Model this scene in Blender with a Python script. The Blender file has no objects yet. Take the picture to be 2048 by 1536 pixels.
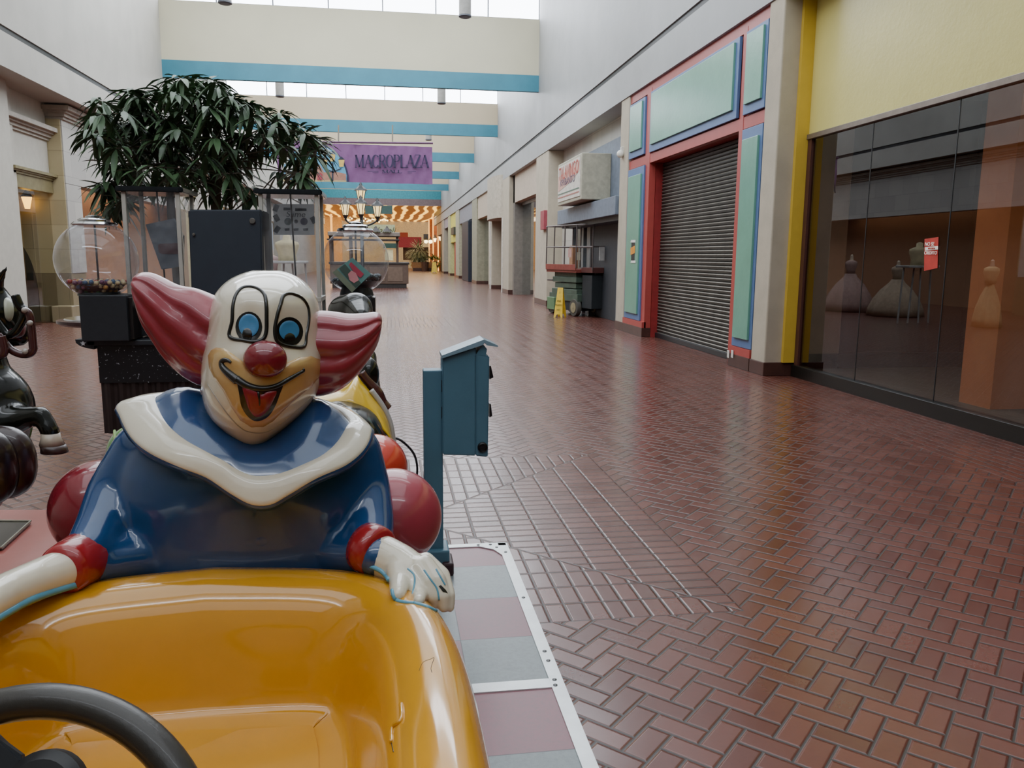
import bpy, bmesh, math, random
from math import sin, cos, pi, radians, sqrt
from mathutils import Vector, Matrix
from mathutils.bvhtree import BVHTree
from mathutils.geometry import delaunay_2d_cdt
random.seed(7)
C = bpy.context.scene.collection
# ------------------------------------------------------------------ camera model
FL, TH, PS, RO, HC = 1598.7, .1577, .1521, .0084, 1.7
Fv = Vector((sin(PS)*cos(TH), cos(PS)*cos(TH), -sin(TH)))
R0 = Vector((cos(PS), -sin(PS), 0)); U0 = R0.cross(Fv)
Rv = R0*cos(RO)+U0*sin(RO); Uv = -R0*sin(RO)+U0*cos(RO)
CAM = Vector((0, 0, HC))
def ray(x, y): return Fv+Rv*((x-1024)/FL)+Uv*((768-y)/FL)
def at(x, y, Y):                       # surveyed point: the point on the cross plane at depth Y
    d = ray(x, y); return CAM+d*(Y/d.y)
def fl(x, y, z=0.0):
    d = ray(x, y); return CAM+d*((z-HC)/d.z)
def atX(x, y, X):
    d = ray(x, y); return CAM+d*(X/d.x)
cam = bpy.data.cameras.new('camera'); cam.sensor_width = 36; cam.sensor_fit = 'HORIZONTAL'
cam.lens = FL/2048*36; cam.clip_start = .02; cam.clip_end = 400
co = bpy.data.objects.new('camera', cam); C.objects.link(co)
co.matrix_world = Matrix.Translation(CAM) @ Matrix((Rv, Uv, -Fv)).transposed().to_4x4()
bpy.context.scene.camera = co
# ------------------------------------------------------------------ materials
def lin(c):
    if isinstance(c, str): c = tuple(int(c[i:i+2], 16) for i in (0, 2, 4))
    return tuple(((v/255)/12.92 if v/255 <= .04045 else ((v/255+.055)/1.055)**2.4) for v in c)
class S:                                # tiny node maths wrapper
    def __init__(s, nt, k): s.nt, s.k = nt, k
    def op(s, o, b=None, c=None):
        n = s.nt.nodes.new('ShaderNodeMath'); n.operation = o
        for i, v in enumerate((s, b, c)):
            if v is None: continue
            if isinstance(v, S): s.nt.links.new(v.k, n.inputs[i])
            else: n.inputs[i].default_value = v
        return S(s.nt, n.outputs[0])
    def __add__(s, b): return s.op('ADD', b)
    def __sub__(s, b): return s.op('SUBTRACT', b)
    def __mul__(s, b): return s.op('MULTIPLY', b)
    def __truediv__(s, b): return s.op('DIVIDE', b)
    def floor(s): return s.op('FLOOR')
    def frac(s): return s.op('FRACT')
    def abs(s): return s.op('ABSOLUTE')
    def mod(s, b): return s.op('FLOORED_MODULO', b)
    def min(s, b): return s.op('MINIMUM', b)
    def max(s, b): return s.op('MAXIMUM', b)
    def gt(s, b): return s.op('GREATER_THAN', b)
    def lt(s, b): return s.op('LESS_THAN', b)
    def eq(s, b): return s.op('COMPARE', b, .1)
    def ramp(s, a, b):
        n = s.nt.nodes.new('ShaderNodeMapRange'); n.interpolation_type = 'SMOOTHSTEP'
        s.nt.links.new(s.k, n.inputs[0]); n.inputs[1].default_value = a; n.inputs[2].default_value = b
        return S(s.nt, n.outputs[0])
def mixf(nt, f, a, b):                  # scalar mix  a*(1-f)+b*f
    return a*(f*-1.0+1.0) + b*f
def mixc(nt, f, a, b):
    n = nt.nodes.new('ShaderNodeMix'); n.data_type = 'RGBA'
    for i, v in ((0, f), (6, a), (7, b)):
        if isinstance(v, S): nt.links.new(v.k, n.inputs[i])
        elif isinstance(v, (int, float)): n.inputs[i].default_value = v
        else: n.inputs[i].default_value = (*v, 1)
    return S(nt, n.outputs[2])
def base(name):
    m = bpy.data.materials.new(name); m.use_nodes = True; nt = m.node_tree
    return m, nt, nt.nodes['Principled BSDF']
def noise(nt, scale, detail=3, rough=.5, coord='Object', vec=(1, 1, 1)):
    tc = nt.nodes.new('ShaderNodeTexCoord'); mp = nt.nodes.new('ShaderNodeMapping'); mp.inputs['Scale'].default_value = vec
    nt.links.new(tc.outputs[coord], mp.inputs[0])
    n = nt.nodes.new('ShaderNodeTexNoise'); n.inputs['Scale'].default_value = scale; n.inputs['Detail'].default_value = detail
    n.inputs['Roughness'].default_value = rough; nt.links.new(mp.outputs[0], n.inputs['Vector']); return S(nt, n.outputs['Fac'])
def bump(nt, p, h, strength, dist):
    b = nt.nodes.new('ShaderNodeBump'); b.inputs['Strength'].default_value = strength; b.inputs['Distance'].default_value = dist
    nt.links.new(h.k, b.inputs['Height']); nt.links.new(b.outputs[0], p.inputs['Normal'])
MC = {}
def M(name, col, rough=.5, metal=0, coat=0, var=.12, ns=6, bm=0, bs=40, emit=0, spec=.5, vec=(1, 1, 1)):
    if name in MC: return MC[name]
    m, nt, p = base(name); c = lin(col)
    f = noise(nt, ns, 4, .6, vec=vec).ramp(.3, .7)
    k = mixc(nt, f, tuple(v*(1-var) for v in c), tuple(min(1, v*(1+var)) for v in c))
    nt.links.new(k.k, p.inputs['Base Color'])
    p.inputs['Roughness'].default_value = rough; p.inputs['Metallic'].default_value = metal
    p.inputs['Coat Weight'].default_value = coat; p.inputs['Coat Roughness'].default_value = .06
    p.inputs['Specular IOR Level'].default_value = spec
    if bm: bump(nt, p, noise(nt, bs, 4, .6), bm, .01)
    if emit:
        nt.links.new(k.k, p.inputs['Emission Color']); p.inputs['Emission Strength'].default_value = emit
    MC[name] = m; return m
def glass(name, tint=(1, 1, 1), refl=.08, rough=.0, haze=0, hazecol=(.6, .6, .6)):
    m = bpy.data.materials.new(name); m.use_nodes = True; nt = m.node_tree; nt.nodes.clear()
    o = nt.nodes.new('ShaderNodeOutputMaterial'); t = nt.nodes.new('ShaderNodeBsdfTransparent'); t.inputs[0].default_value = (*tint, 1)
    g = nt.nodes.new('ShaderNodeBsdfGlossy'); g.inputs['Roughness'].default_value = rough; g.inputs[0].default_value = (.9, .92, .95, 1)
    fr = nt.nodes.new('ShaderNodeLayerWeight'); fr.inputs[0].default_value = .5
    f = (S(nt, fr.outputs['Facing']).op('POWER', 4.5)*.85+refl)
    mx = nt.nodes.new('ShaderNodeMixShader'); nt.links.new(f.k, mx.inputs[0])
    src = t
    if haze:
        d = nt.nodes.new('ShaderNodeBsdfDiffuse'); d.inputs[0].default_value = (*hazecol, 1)
        m2 = nt.nodes.new('ShaderNodeMixShader')
        hz = noise(nt, 9, 4, .6).ramp(.2, .9)*haze
        nt.links.new(hz.k, m2.inputs[0]); nt.links.new(t.outputs[0], m2.inputs[1]); nt.links.new(d.outputs[0], m2.inputs[2]); src = m2
    nt.links.new(src.outputs[0], mx.inputs[1]); nt.links.new(g.outputs[0], mx.inputs[2]); nt.links.new(mx.outputs[0], o.inputs[0])
    MC[name] = m; return m
def emis(name, col, st):
    if name in MC: return MC[name]
    m = bpy.data.materials.new(name); m.use_nodes = True; nt = m.node_tree; nt.nodes.clear()
    o = nt.nodes.new('ShaderNodeOutputMaterial'); e = nt.nodes.new('ShaderNodeEmission'); e.inputs[0].default_value = (*lin(col), 1); e.inputs[1].default_value = st
    nt.links.new(e.outputs[0], o.inputs[0]); MC[name] = m; return m
# ------------------------------------------------------------------ geometry helpers
def tagp(o, label=None, cat=None, group=None, kind=None):
    if label: o['label'] = label
    if cat: o['category'] = cat
    if group: o['group'] = group
    if kind: o['kind'] = kind
    return o
def empty(name, loc, label=None, cat=None, group=None):
    o = bpy.data.objects.new(name, None); C.objects.link(o); o.location = loc; o.empty_display_size = .1
    return tagp(o, label, cat, group)
def world_loc(p):
    v = Vector((0, 0, 0))
    while p is not None: v += Vector(p.location) if p.type == 'EMPTY' else Vector((0, 0, 0)); p = p.parent
    return v
def link(name, me, mats, parent=None, smooth=False):
    o = bpy.data.objects.new(name, me); C.objects.link(o)
    for m in (mats if isinstance(mats, (list, tuple)) else [mats]): me.materials.append(m)
    if parent is not None:
        o.parent = parent
        if parent.type == 'EMPTY': o.matrix_parent_inverse = Matrix.Translation(-world_loc(parent))
        # mesh parents sit at identity in world space already
    if smooth:
        for f in me.polygons: f.use_smooth = True
    return o
def OB(name, bm, mats, parent=None, smooth=False, label=None, cat=None, group=None, kind=None, angle=None):
    me = bpy.data.meshes.new(name); bmesh.ops.recalc_face_normals(bm, faces=bm.faces[:]); bm.to_mesh(me); bm.free()
    o = link(name, me, mats, parent, smooth or angle is not None)
    if angle is not None: me.set_sharp_from_angle(angle=radians(angle))
    return tagp(o, label, cat, group, kind)
def st(name, bm, mats, **k): return OB(name, bm, mats, kind='structure', **k)
def box(bm, x0, x1, y0, y1, z0, z1, mi=0, mtx=None):
    vs = [bm.verts.new((x, y, z)) for x in (x0, x1) for y in (y0, y1) for z in (z0, z1)]
    if mtx is not None:
        for v in vs: v.co = mtx @ v.co
    for a in ((0, 1, 3, 2), (4, 6, 7, 5), (0, 4, 5, 1), (2, 3, 7, 6), (0, 2, 6, 4), (1, 5, 7, 3)):
        f = bm.faces.new([vs[i] for i in a]); f.material_index = mi
    return vs
def B(x0, x1, y0, y1, z0, z1, bev=0, seg=2):
    bm = bmesh.new(); box(bm, x0, x1, y0, y1, z0, z1)
    if bev: bmesh.ops.bevel(bm, geom=bm.edges[:], offset=bev, segments=seg, profile=.5, affect='EDGES')
    return bm
def quad(bm, pts, mi=0):
    f = bm.faces.new([bm.verts.new(p) for p in pts]); f.material_index = mi; return f
def prism(bm, pts, ext, mi=0):           # pts: list of 3D coplanar points, ext: Vector
    a = [bm.verts.new(p) for p in pts]; b = [bm.verts.new(Vector(p)+Vector(ext)) for p in pts]; n = len(a)
    bm.faces.new(a).material_index = mi; bm.faces.new(b[::-1]).material_index = mi
    for i in range(n): bm.faces.new((a[i], b[i], b[(i+1) % n], a[(i+1) % n])).material_index = mi
def loft(bm, rings, cap0=True, cap1=True, closed=True, mi=0):
    V = [[bm.verts.new(p) for p in r] for r in rings]; n = len(V[0])
    for a, b in zip(V, V[1:]):
        for i in range(n if closed else n-1):
            f = bm.faces.new((a[i], a[(i+1) % n], b[(i+1) % n], b[i])); f.material_index = mi
    if cap0: bm.faces.new(V[0][::-1]).material_index = mi
    if cap1: bm.faces.new(V[-1]).material_index = mi
    return V
def lathe(bm, c, prof, n=32, mi=0, sq=None, mtx=None):       # prof: (r,z)
    c = Vector(c); rs = []
    for r, z in prof:
        ring = [Vector((max(r, 1e-4)*cos(2*pi*i/n), max(r, 1e-4)*sin(2*pi*i/n), z)) for i in range(n)]
        rs.append([(mtx @ p if mtx else p)+c for p in ring])
    loft(bm, rs, True, True, True, mi)
def frame(d):
    d = Vector(d).normalized(); a = Vector((0, 0, 1)) if abs(d.z) < .9 else Vector((1, 0, 0))
    u = d.cross(a).normalized(); return u, d.cross(u).normalized()
def tube(bm, pts, r, n=8, mi=0, closed=False, flat=1.0):
    pts = [Vector(p) for p in pts]; rs = r if isinstance(r, (list, tuple)) else [r]*len(pts); rings = []; N = len(pts); u = None
    for i, p in enumerate(pts):
        if closed: d = pts[(i+1) % N]-pts[i-1]
        else: d = (pts[min(i+1, N-1)]-pts[max(i-1, 0)])
        if d.length < 1e-9: d = Vector((0, 0, 1))
        d.normalize()
        if u is None: u, w = frame(d)
        else:
            u = (u-d*u.dot(d)); u = u.normalized() if u.length > 1e-6 else frame(d)[0]; w = d.cross(u).normalized()
        rings.append([p+u*rs[i]*cos(2*pi*k/n)+w*rs[i]*flat*sin(2*pi*k/n) for k in range(n)])
    if closed: rings.append(rings[0]); V = [[bm.verts.new(q) for q in rr] for rr in rings[:-1]]; V.append(V[0])
    else: loft(bm, rings, mi=mi); return
    for a, b in zip(V, V[1:]):
        for k in range(n): bm.faces.new((a[k], a[(k+1) % n], b[(k+1) % n], b[k])).material_index = mi
def ball(bm, c, r, n=24, m=14, mi=0, mtx=None):
    r = (r, r, r) if not isinstance(r, (tuple, list)) else r
    rings = []
    for j in range(m+1):
        t = pi*j/m; s_ = max(sin(t), 1e-3)
        ring = [Vector((r[0]*s_*cos(2*pi*i/n), r[1]*s_*sin(2*pi*i/n), -r[2]*cos(t))) for i in range(n)]
        rings.append([(mtx @ p if mtx else p)+Vector(c) for p in ring])
    loft(bm, rings, mi=mi)
def cap(bm, a, b, ra, rb, n=16):          # tapered capsule for organic unions
    a, b = Vector(a), Vector(b); d = b-a; L = d.length; d.normalize(); u, w = frame(d); rings = []
    for j in range(7): t = -pi/2+pi/2*j/6; rings.append((a+d*(ra*sin(t)), max(ra*cos(t), 1e-3)))
    for j in range(7): t = pi/2*j/6; rings.append((b+d*(rb*sin(t)), max(rb*cos(t), 1e-3)))
    loft(bm, [[p+u*r*cos(2*pi*k/n)+w*r*sin(2*pi*k/n) for k in range(n)] for p, r in rings])
def catmull(pts, per=6, closed=False):
    pts = [Vector(p) for p in pts]; n = len(pts); out = []
    rng = range(n if closed else n-1)
    for i in rng:
        p0 = pts[(i-1) % n] if closed else pts[max(i-1, 0)]; p1 = pts[i]; p2 = pts[(i+1) % n]; p3 = pts[(i+2) % n] if closed else pts[min(i+2, n-1)]
        for j in range(per):
            t = j/per; out.append(.5*((2*p1)+(p2-p0)*t+(2*p0-5*p1+4*p2-p3)*t*t+(3*p1-p0-3*p2+p3)*t**3))
    if not closed: out.append(pts[-1])
    return out
def resample(pts, n):
    pts = [Vector(p) for p in pts]; L = [0]
    for a, b in zip(pts, pts[1:]): L.append(L[-1]+(b-a).length)
    out = []; j = 0
    for i in range(n):
        s_ = L[-1]*i/(n-1)
        while j < len(L)-2 and L[j+1] < s_: j += 1
        k = (s_-L[j])/max(L[j+1]-L[j], 1e-9); out.append(pts[j].lerp(pts[j+1], min(max(k, 0), 1)))
    return out
def organic(name, build, voxel, mat, parent=None, smooth_it=4, label=None, deform=None, **k):
    bm = bmesh.new(); build(bm); me = bpy.data.meshes.new('tmp'); bmesh.ops.recalc_face_normals(bm, faces=bm.faces[:]); bm.to_mesh(me); bm.free()
    o = bpy.data.objects.new('tmp', me); C.objects.link(o)
    r = o.modifiers.new('r', 'REMESH'); r.mode = 'VOXEL'; r.voxel_size = voxel; r.use_smooth_shade = True
    s_ = o.modifiers.new('s', 'SMOOTH'); s_.iterations = smooth_it; s_.factor = .5
    dg = bpy.context.evaluated_depsgraph_get(); ev = o.evaluated_get(dg); nm = bpy.data.meshes.new_from_object(ev)
    bpy.data.objects.remove(o); bpy.data.meshes.remove(me); nm.name = name
    if deform:
        for v in nm.vertices: v.co = deform(v.co)
    nm.materials.clear()
    o = link(name, nm, mat, parent, True); return tagp(o, label, **k)
def bvh(*objs):
    vs, fs = [], []
    for o in objs:
        b = len(vs); vs += [v.co.copy() for v in o.data.vertices]; fs += [[i+b for i in p.vertices] for p in o.data.polygons]
    return BVHTree.FromPolygons(vs, fs)
def seg_dist(p, poly):
    d = 1e9; n = len(poly)
    for i in range(n):
        a, b = poly[i], poly[(i+1) % n]; ab = b-a; t = max(0, min(1, (p-a).dot(ab)/max(ab.length_squared, 1e-9))); d = min(d, (p-a-ab*t).length)
    return d
def inside(p, poly):
    c = False; n = len(poly)
    for i in range(n):
        a, b = poly[i], poly[i-1]
        if (a.y > p.y) != (b.y > p.y) and p.x < (b.x-a.x)*(p.y-a.y)/(b.y-a.y)+a.x: c = not c
    return c
def patch(name, outline, tree, mat, parent, off=.0012, dome=0, width=10, step=4, curve=True, label=None, back=True):
    poly = [Vector((x, y)) for x, y in outline]
    if curve: poly = [Vector(p[:2]) for p in catmull([(p.x, p.y, 0) for p in poly], 4, True)]
    pts = list(poly); nb = len(pts)
    x0, x1 = min(p.x for p in poly), max(p.x for p in poly); y0, y1 = min(p.y for p in poly), max(p.y for p in poly)
    y = y0
    while y < y1:
        x = x0
        while x < x1:
            p = Vector((x, y))
            if inside(p, poly) and seg_dist(p, poly) > step*.45: pts.append(p)
            x += step
        y += step
    v2, e2, f2, _, _, _ = delaunay_2d_cdt(pts, [], [list(range(nb))], 1, 1e-4)
    bm = bmesh.new(); V = []; last = None
    for p in v2:
        d = ray(p.x, p.y); h = tree.ray_cast(CAM, d); 
        if h[0] is None:
            near = tree.find_nearest(CAM+d.normalized()*((last-CAM).length if last else 2)); loc = near[0]; dist = None
        else: loc = h[0]
        last = loc
        sd = seg_dist(p, poly); o_ = off+(dome*sqrt(max(0, 1-(1-min(sd/width, 1))**2)) if dome else 0)
        V.append(bm.verts.new(loc-d.normalized()*o_))
    for f in f2:
        try: bm.faces.new([V[i] for i in f])
        except ValueError: pass
    return OB(name, bm, mat, parent, smooth=True, label=label)
def stroke(name, pts, tree, mat, parent, r, per=6, off=0, closed=False, label=None, n=8):
    q = catmull([(x, y, 0) for x, y in pts], per, closed); P = []
    for p in q:
        d = ray(p.x, p.y); h = tree.ray_cast(CAM, d)
        if h[0] is None: continue
        P.append(h[0]-d.normalized()*off)
    bm = bmesh.new(); N = len(P)
    rr = [r if not isinstance(r, tuple) else r[0]+(r[1]-r[0])*i/max(N-1, 1) for i in range(N)]
    tube(bm, P, rr, n, closed=closed); return OB(name, bm, mat, parent, smooth=True, label=label)
def text(s, loc, xd, up, size, mat, parent=None, name='lettering', sx=1.0, ext=.002, align='CENTER', shear=0):
    cu = bpy.data.curves.new(name, 'FONT'); cu.body = s; cu.size = size; cu.extrude = ext; cu.align_x = align; cu.align_y = 'CENTER'; cu.shear = shear
    cu.materials.append(mat)
    X = Vector(xd).normalized(); Y = Vector(up).normalized(); Z = X.cross(Y)
    m = Matrix.Translation(loc) @ Matrix((X, Y, Z)).transposed().to_4x4() @ Matrix.Diagonal((sx, 1, 1, 1))
    tmp = bpy.data.objects.new(name, cu); C.objects.link(tmp)
    dg = bpy.context.evaluated_depsgraph_get(); me = bpy.data.meshes.new_from_object(tmp.evaluated_get(dg)); bpy.data.objects.remove(tmp)
    me.transform(m); me.name = name
    if not me.materials: me.materials.append(mat)
    o = bpy.data.objects.new(name, me); C.objects.link(o)
    if parent is not None:
        o.parent = parent
        if parent.type == 'EMPTY': o.matrix_parent_inverse = Matrix.Translation(-world_loc(parent))
    return o
def dup(root, loc, label=None, group=None, rotz=None):
    def cp(o, par):
        c = o.copy(); C.objects.link(c)
        if par is not None: c.parent = par
        for ch in o.children: cp(ch, c)
        return c
    r = cp(root, None); r.location = loc
    if rotz is not None: r.rotation_euler.z = rotz
    if label: r['label'] = label
    if group: r['group'] = group
    return r
# ================================================================== SETTING
XR, XL = 5.40, -7.40                     # upper wall planes
WALL = M('wall_paint', 'b3b0a8', .7, var=.05, ns=1.2, bm=.15, bs=60)
WALLG = M('wall_paint_grey', '9fa0a0', .55, var=.05, ns=1.2, bm=.12, bs=60)
PIER = M('pier_plaster', 'b3a996', .8, var=.06, ns=3, bm=.25, bs=120)
CREAM = M('cream_wall', 'cfc7ad', .7, var=.04, ns=1)
TEAL = M('teal_paint', '33788c', .5, var=.08, ns=1.5)
BROWNB = M('brown_base_tile', '4a2f28', .35, var=.15)
DARK = M('dark_metal', '1d1f22', .4)
STRIP = M('black_channel', '17181a', .5)
# ---- floor
def floor_mat():
    m, nt, p = base('quarry_tile_floor')
    g = nt.nodes.new('ShaderNodeNewGeometry'); sp = nt.nodes.new('ShaderNodeSeparateXYZ'); nt.links.new(g.outputs['Position'], sp.inputs[0])
    x, y = S(nt, sp.outputs[0]), S(nt, sp.outputs[1]); W = .0995
    u = (x+y)*(.70711/W); v = (y-x)*(.70711/W)
    i, j = u.floor(), v.floor(); fu, fv = u-i, v-j; mm = (i-j).mod(4.0)
    m0, m1, m2, m3 = mm.eq(0.0), mm.eq(1.0), mm.eq(2.0), mm.eq(3.0)
    d = (fu+m1*9.0).min(fu*-1.0+1.0+m0*9.0).min(fv+m2*9.0).min(fv*-1.0+1.0+m3*9.0)
    ia, ja = i-m1, j-m2
    def wn(a, b):
        c = nt.nodes.new('ShaderNodeCombineXYZ'); nt.links.new(a.k, c.inputs[0]); nt.links.new(b.k, c.inputs[1])
        w = nt.nodes.new('ShaderNodeTexWhiteNoise'); w.noise_dimensions = '2D'; nt.links.new(c.outputs[0], w.inputs[0]); return S(nt, w.outputs[0])
    r1 = wn(ia, ja)
    q = .199
    def square(X0, X1, Y0, Y1):
        dx = (x-X0).min(x*-1.0+X1); dy = (y-Y0).min(y*-1.0+Y1); dm = dx.min(dy); ins = dm.gt(0.0)
        rr = dm/q; isx = dx.lt(dy); t = mixf(nt, isx, x-X0, y-Y0)/(q/2)
        fr, ft = rr.frac(), t.frac()
        dd = (fr*2.0).min((fr*-1.0+1.0)*2.0).min(ft).min(ft*-1.0+1.0).min((dx-dy).abs()/(q/2*1.4))
        return ins, dd, wn(rr.floor()+isx*40.0, t.floor()), dm
    sq = [square(-1.46, 1.69, 3.47, 6.62), square(-1.46, 1.69, 19.4, 22.55)]
    for ins, dd, rn, dm in sq:
        d = mixf(nt, ins, d, dd); r1 = mixf(nt, ins, r1, rn)
    # soldier bands beside the shop fronts
    bx = (x-4.80).max(x*-1.0-6.7); inb = bx.gt(0.0); rr = bx/W; t = y/q+(rr.floor()*.5); ft = t.frac()
    dd = rr.frac().min(rr.frac()*-1.0+1.0).min(ft*2.0).min((ft*-1.0+1.0)*2.0)
    d = mixf(nt, inb, d, dd); r1 = mixf(nt, inb, r1, wn(rr.floor()+90.0, t.floor()))
    tile = d.ramp(.025, .075)
    c0, c1, c2 = lin('5a2e24'), lin('6b392d'), lin('6a4138')
    n1 = noise(nt, 1.3, 3, coord='Generated' if False else 'Object'); n2 = noise(nt, 40, 4, .6)
    col = mixc(nt, r1, c0, c1); col = mixc(nt, n1.ramp(.4, .75)*.5, col, c2)
    col = mixc(nt, n2.ramp(.35, .8)*.15, col, lin('4a2820'))
    col = mixc(nt, tile, lin('2e2622'), col)
    nt.links.new(col.k, p.inputs['Base Color'])
    rg = (n2*.06+.17+r1*.06); rg = mixf(nt, tile, rg+.35, rg); nt.links.new(rg.k, p.inputs['Roughness'])
    p.inputs['Specular IOR Level'].default_value = .5; p.inputs['IOR'].default_value = 1.6; p.inputs['Coat Weight'].default_value = .25; p.inputs['Coat Roughness'].default_value = .22
    h = d.ramp(.02, .13)+noise(nt, 7, 2)*.16+r1*.10
    bump(nt, p, h, .8, .006)
    return m
FLOOR = floor_mat()
bm = bmesh.new(); box(bm, -9.6, 9.2, -14, 125, -.3, 0); st('floor', bm, FLOOR)
# ---- right wall: upper band, black channel, piers
def wallseg(bm, X, Y0, Y1, z0, z1, t=.35): box(bm, X, X+t, Y0, Y1, z0, z1)
bm = bmesh.new(); wallseg(bm, XR, 10.55, 98, 5.3, 6.0, 1.2); wallseg(bm, XR, 10.55, 98, 6.12, 11.5, 1.2); wallseg(bm, XR+.06, 10.55, 98, 5.98, 6.14, 1)
wallseg(bm, XR, -14, 10.9, 5.3, 6.0, 2.6); wallseg(bm, XR, -14, 10.9, 6.12, 11.5, 2.6); wallseg(bm, XR+.06, -14, 10.9, 5.98, 6.14, 1)
wallr = st('wall_right', bm, WALLG)
bm = bmesh.new(); box(bm, XR+.03, XR+.07, -14, 98, 6.0, 6.12); st('trim_1', bm, STRIP)
def pier(n, Y0, Y1, zt=5.3, X1=6.6, mat=None, x0=XR+.02):
    bm = B(x0, X1, Y0, Y1, 0, zt, .02); st('trim_%d' % n, bm, mat or PIER)
    bm = B(x0-.015, X1-.1, Y0-.015, Y1+.015, 0, .2, .01); st('baseboard_right', bm, BROWNB)
pier(2, 10.95, 11.40); pier(3, 18.2, 18.85)
# far piers
pier(4, 27.6, 29.9); pier(5, 36.6, 38.6, x0=XR); pier(6, 42.9, 44.3); pier(7, 50.4, 53.3, mat=M('pier_olive', '8f8d78', .6)); pier(8, 63.5, 66.5, mat=M('pier_pale', 'a8a68e', .6)); pier(9, 72.6, 75, mat=M('pier_pale2', 'b5b58a', .6)); pier(10, 81, 84)
# ---- yellow shop (nearest, right)
YEL = M('yellow_wall', 'd6cb7c', .3, var=.03, ns=2, bm=.25, bs=14); YELP = M('yellow_jamb', 'd2b13e', .5, var=.03)
GX = 5.88
bm = bmesh.new(); box(bm, GX-.02, GX+.3, -14, 10.93, 3.43, 5.32); st('wall_fascia_yellow', bm, YEL)
bm = bmesh.new(); box(bm, 5.68, GX+.2, 10.885, 10.955, .2, 5.3); st('trim_11', bm, YELP)
bm = B(GX-.05, GX+.05, -14, 10.9, 3.36, 3.43, .005); st('trim_12', bm, M('alu', '8a7f76', .35, .6))
bm = B(GX-.06, GX+.08, -14, 10.9, 0, .17, .005); st('baseboard_shop', bm, M('black_sill', '15130f', .35))
bm = B(GX-.03, GX+.05, 10.78, 10.88, .17, 3.36); st('trim_13', bm, M('maroon_jamb', '4d2b24', .5))
TG = glass('tinted_shop_glass', (.5, .43, .39), .10)
ys = [10.78, 9.36, 7.84, 6.3, 4.8, 3.3, 1.8, .3, -4, -9]
for k, (a, b) in enumerate(zip(ys, ys[1:])):
    bm = bmesh.new(); quad(bm, [(GX, a-.008, .17), (GX, b+.008, .17), (GX, b+.008, 3.36), (GX, a-.008, 3.36)]); st('window_%d' % (k+1), bm, TG)
    bm = bmesh.new(); box(bm, GX-.004, GX+.004, b-.006, b+.006, .17, 3.36); st('trim_glass_joint', bm, DARK)
bm = bmesh.new(); box(bm, GX+.08, 9.2, -14, 11.8, -.01, .1); st('floor_shop', bm, M('shop_floor', '6b6c62', .6))
bm = bmesh.new(); box(bm, 8.6, 8.8, -14, 12, .1, 5); box(bm, 5.95, 8.8, 11.0, 11.2, .1, 5.1); st('wall_shop_back', bm, M('maroon_wall', '2c1614', .8))
bm = bmesh.new(); box(bm, 8.55, 8.6, -14, 11.9, .1, .32); box(bm, 5.95, 8.6, 10.95, 11.0, .1, .32); st('baseboard_shop_inner', bm, M('shop_base', '1c1a18', .6))
bm = bmesh.new(); box(bm, 5.95, 8.8, -14, 11.8, 4.0, 4.1); st('ceiling_shop', bm, M('shop_ceiling', '2c2b2c', .9))
bm = bmesh.new(); box(bm, 6.45, 7.5, 7.68, 8.17, .1, 4.0); st('wall_shop_column', bm, M('orange_column', 'c9895a', .6, var=.04, emit=.08))  # faint emission stands in for mall light falling on the column
# sticker on the glass
s = empty('window_sticker', (GX-.006, 8.22, 1.77), 'red paper notice with white lines of lettering stuck on the dark shop glass', 'notice')
bm = bmesh.new(); a = [atX(1849, 478, GX-.006), atX(1877, 474, GX-.006), atX(1875, 536, GX-.006), atX(1848, 542, GX-.006)]; quad(bm, a)
OB('paper', bm, M('sticker_red', 'b5362c', .5, emit=.06), s)
WH = M('sticker_white', 'e8e2d8', .5, emit=.15)
bm = bmesh.new(); quad(bm, [atX(1850, 494.3, GX-.012), atX(1876, 492, GX-.012), atX(1876, 499, GX-.012), atX(1850, 501.5, GX-.012)]); OB('white_bar', bm, WH, s)
text('NO SE', atX(1859, 488.5, GX-.014), (0, -1, 0), (0, 0, 1), .055, WH, s); text('NECESITA', atX(1863, 497, GX-.016), (0, -1, 0), (0, 0, 1), .026, M('sticker_red', 'b5362c'), s)
text('CREDITO', atX(1861, 506, GX-.014), (0, -1, 0), (0, 0, 1), .05, WH, s)
bm = bmesh.new(); lathe(bm, (7.2, 10.2, 3.75), [(.03, .25), (.05, .1), (.11, 0)], 12)
t = empty('track_light', (7.3, 6.6, 3.9), 'small lit track spotlight under the dark shop ceiling', 'light'); bm2 = bmesh.new(); lathe(bm2, (7.3, 6.6, 3.5), [(.02, .35), (.03, .12), (.07, 0)], 12); OB('shade', bm2, M('brass', 'caa24a', .3, .8), t); bm.free()
bm = bmesh.new(); ball(bm, (7.3, 6.6, 3.49), .045, 10, 8); OB('bulb', bm, emis('warm_bulb', 'ffd28a', 25), t)
# ---- green and red shop with roller shutter
RED = M('red_frame', 'a84640', .4, var=.04); BLU = M('blue_border', '56719c', .45, var=.04); GRN = M('green_panel', '6a9f8a', .3, var=.06, ns=2, bm=.2, bs=10)
MAR = M('maroon_reveal', '8c2524', .6)
sf = empty('storefront_surround', (5.5, 14.8, 0), 'red framed shop surround with green panels edged in blue around the roller shutter', 'storefront')
bm = bmesh.new()
for (y0, y1, z0, z1) in [(11.4, 18.2, 3.68, 3.86), (11.4, 18.2, 5.12, 5.3), (12.18, 12.32, 0, 5.2), (16.72, 17.02, .2, 5.2), (11.4, 18.2, 0.05, .3), ]:
    if z0 < .1 and y1-y0 > 5:
        box(bm, 5.40, 5.49, 11.41, 12.18, .2, .325); box(bm, 5.40, 5.49, 16.72, 18.19, .2, .325)
    else: box(bm, 5.46-(.006 if y1-y0 < 1 else 0)-.001*z0/5, 5.59+.003*(y1-y0)/7, y0, y1, z0, z1)
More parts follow.
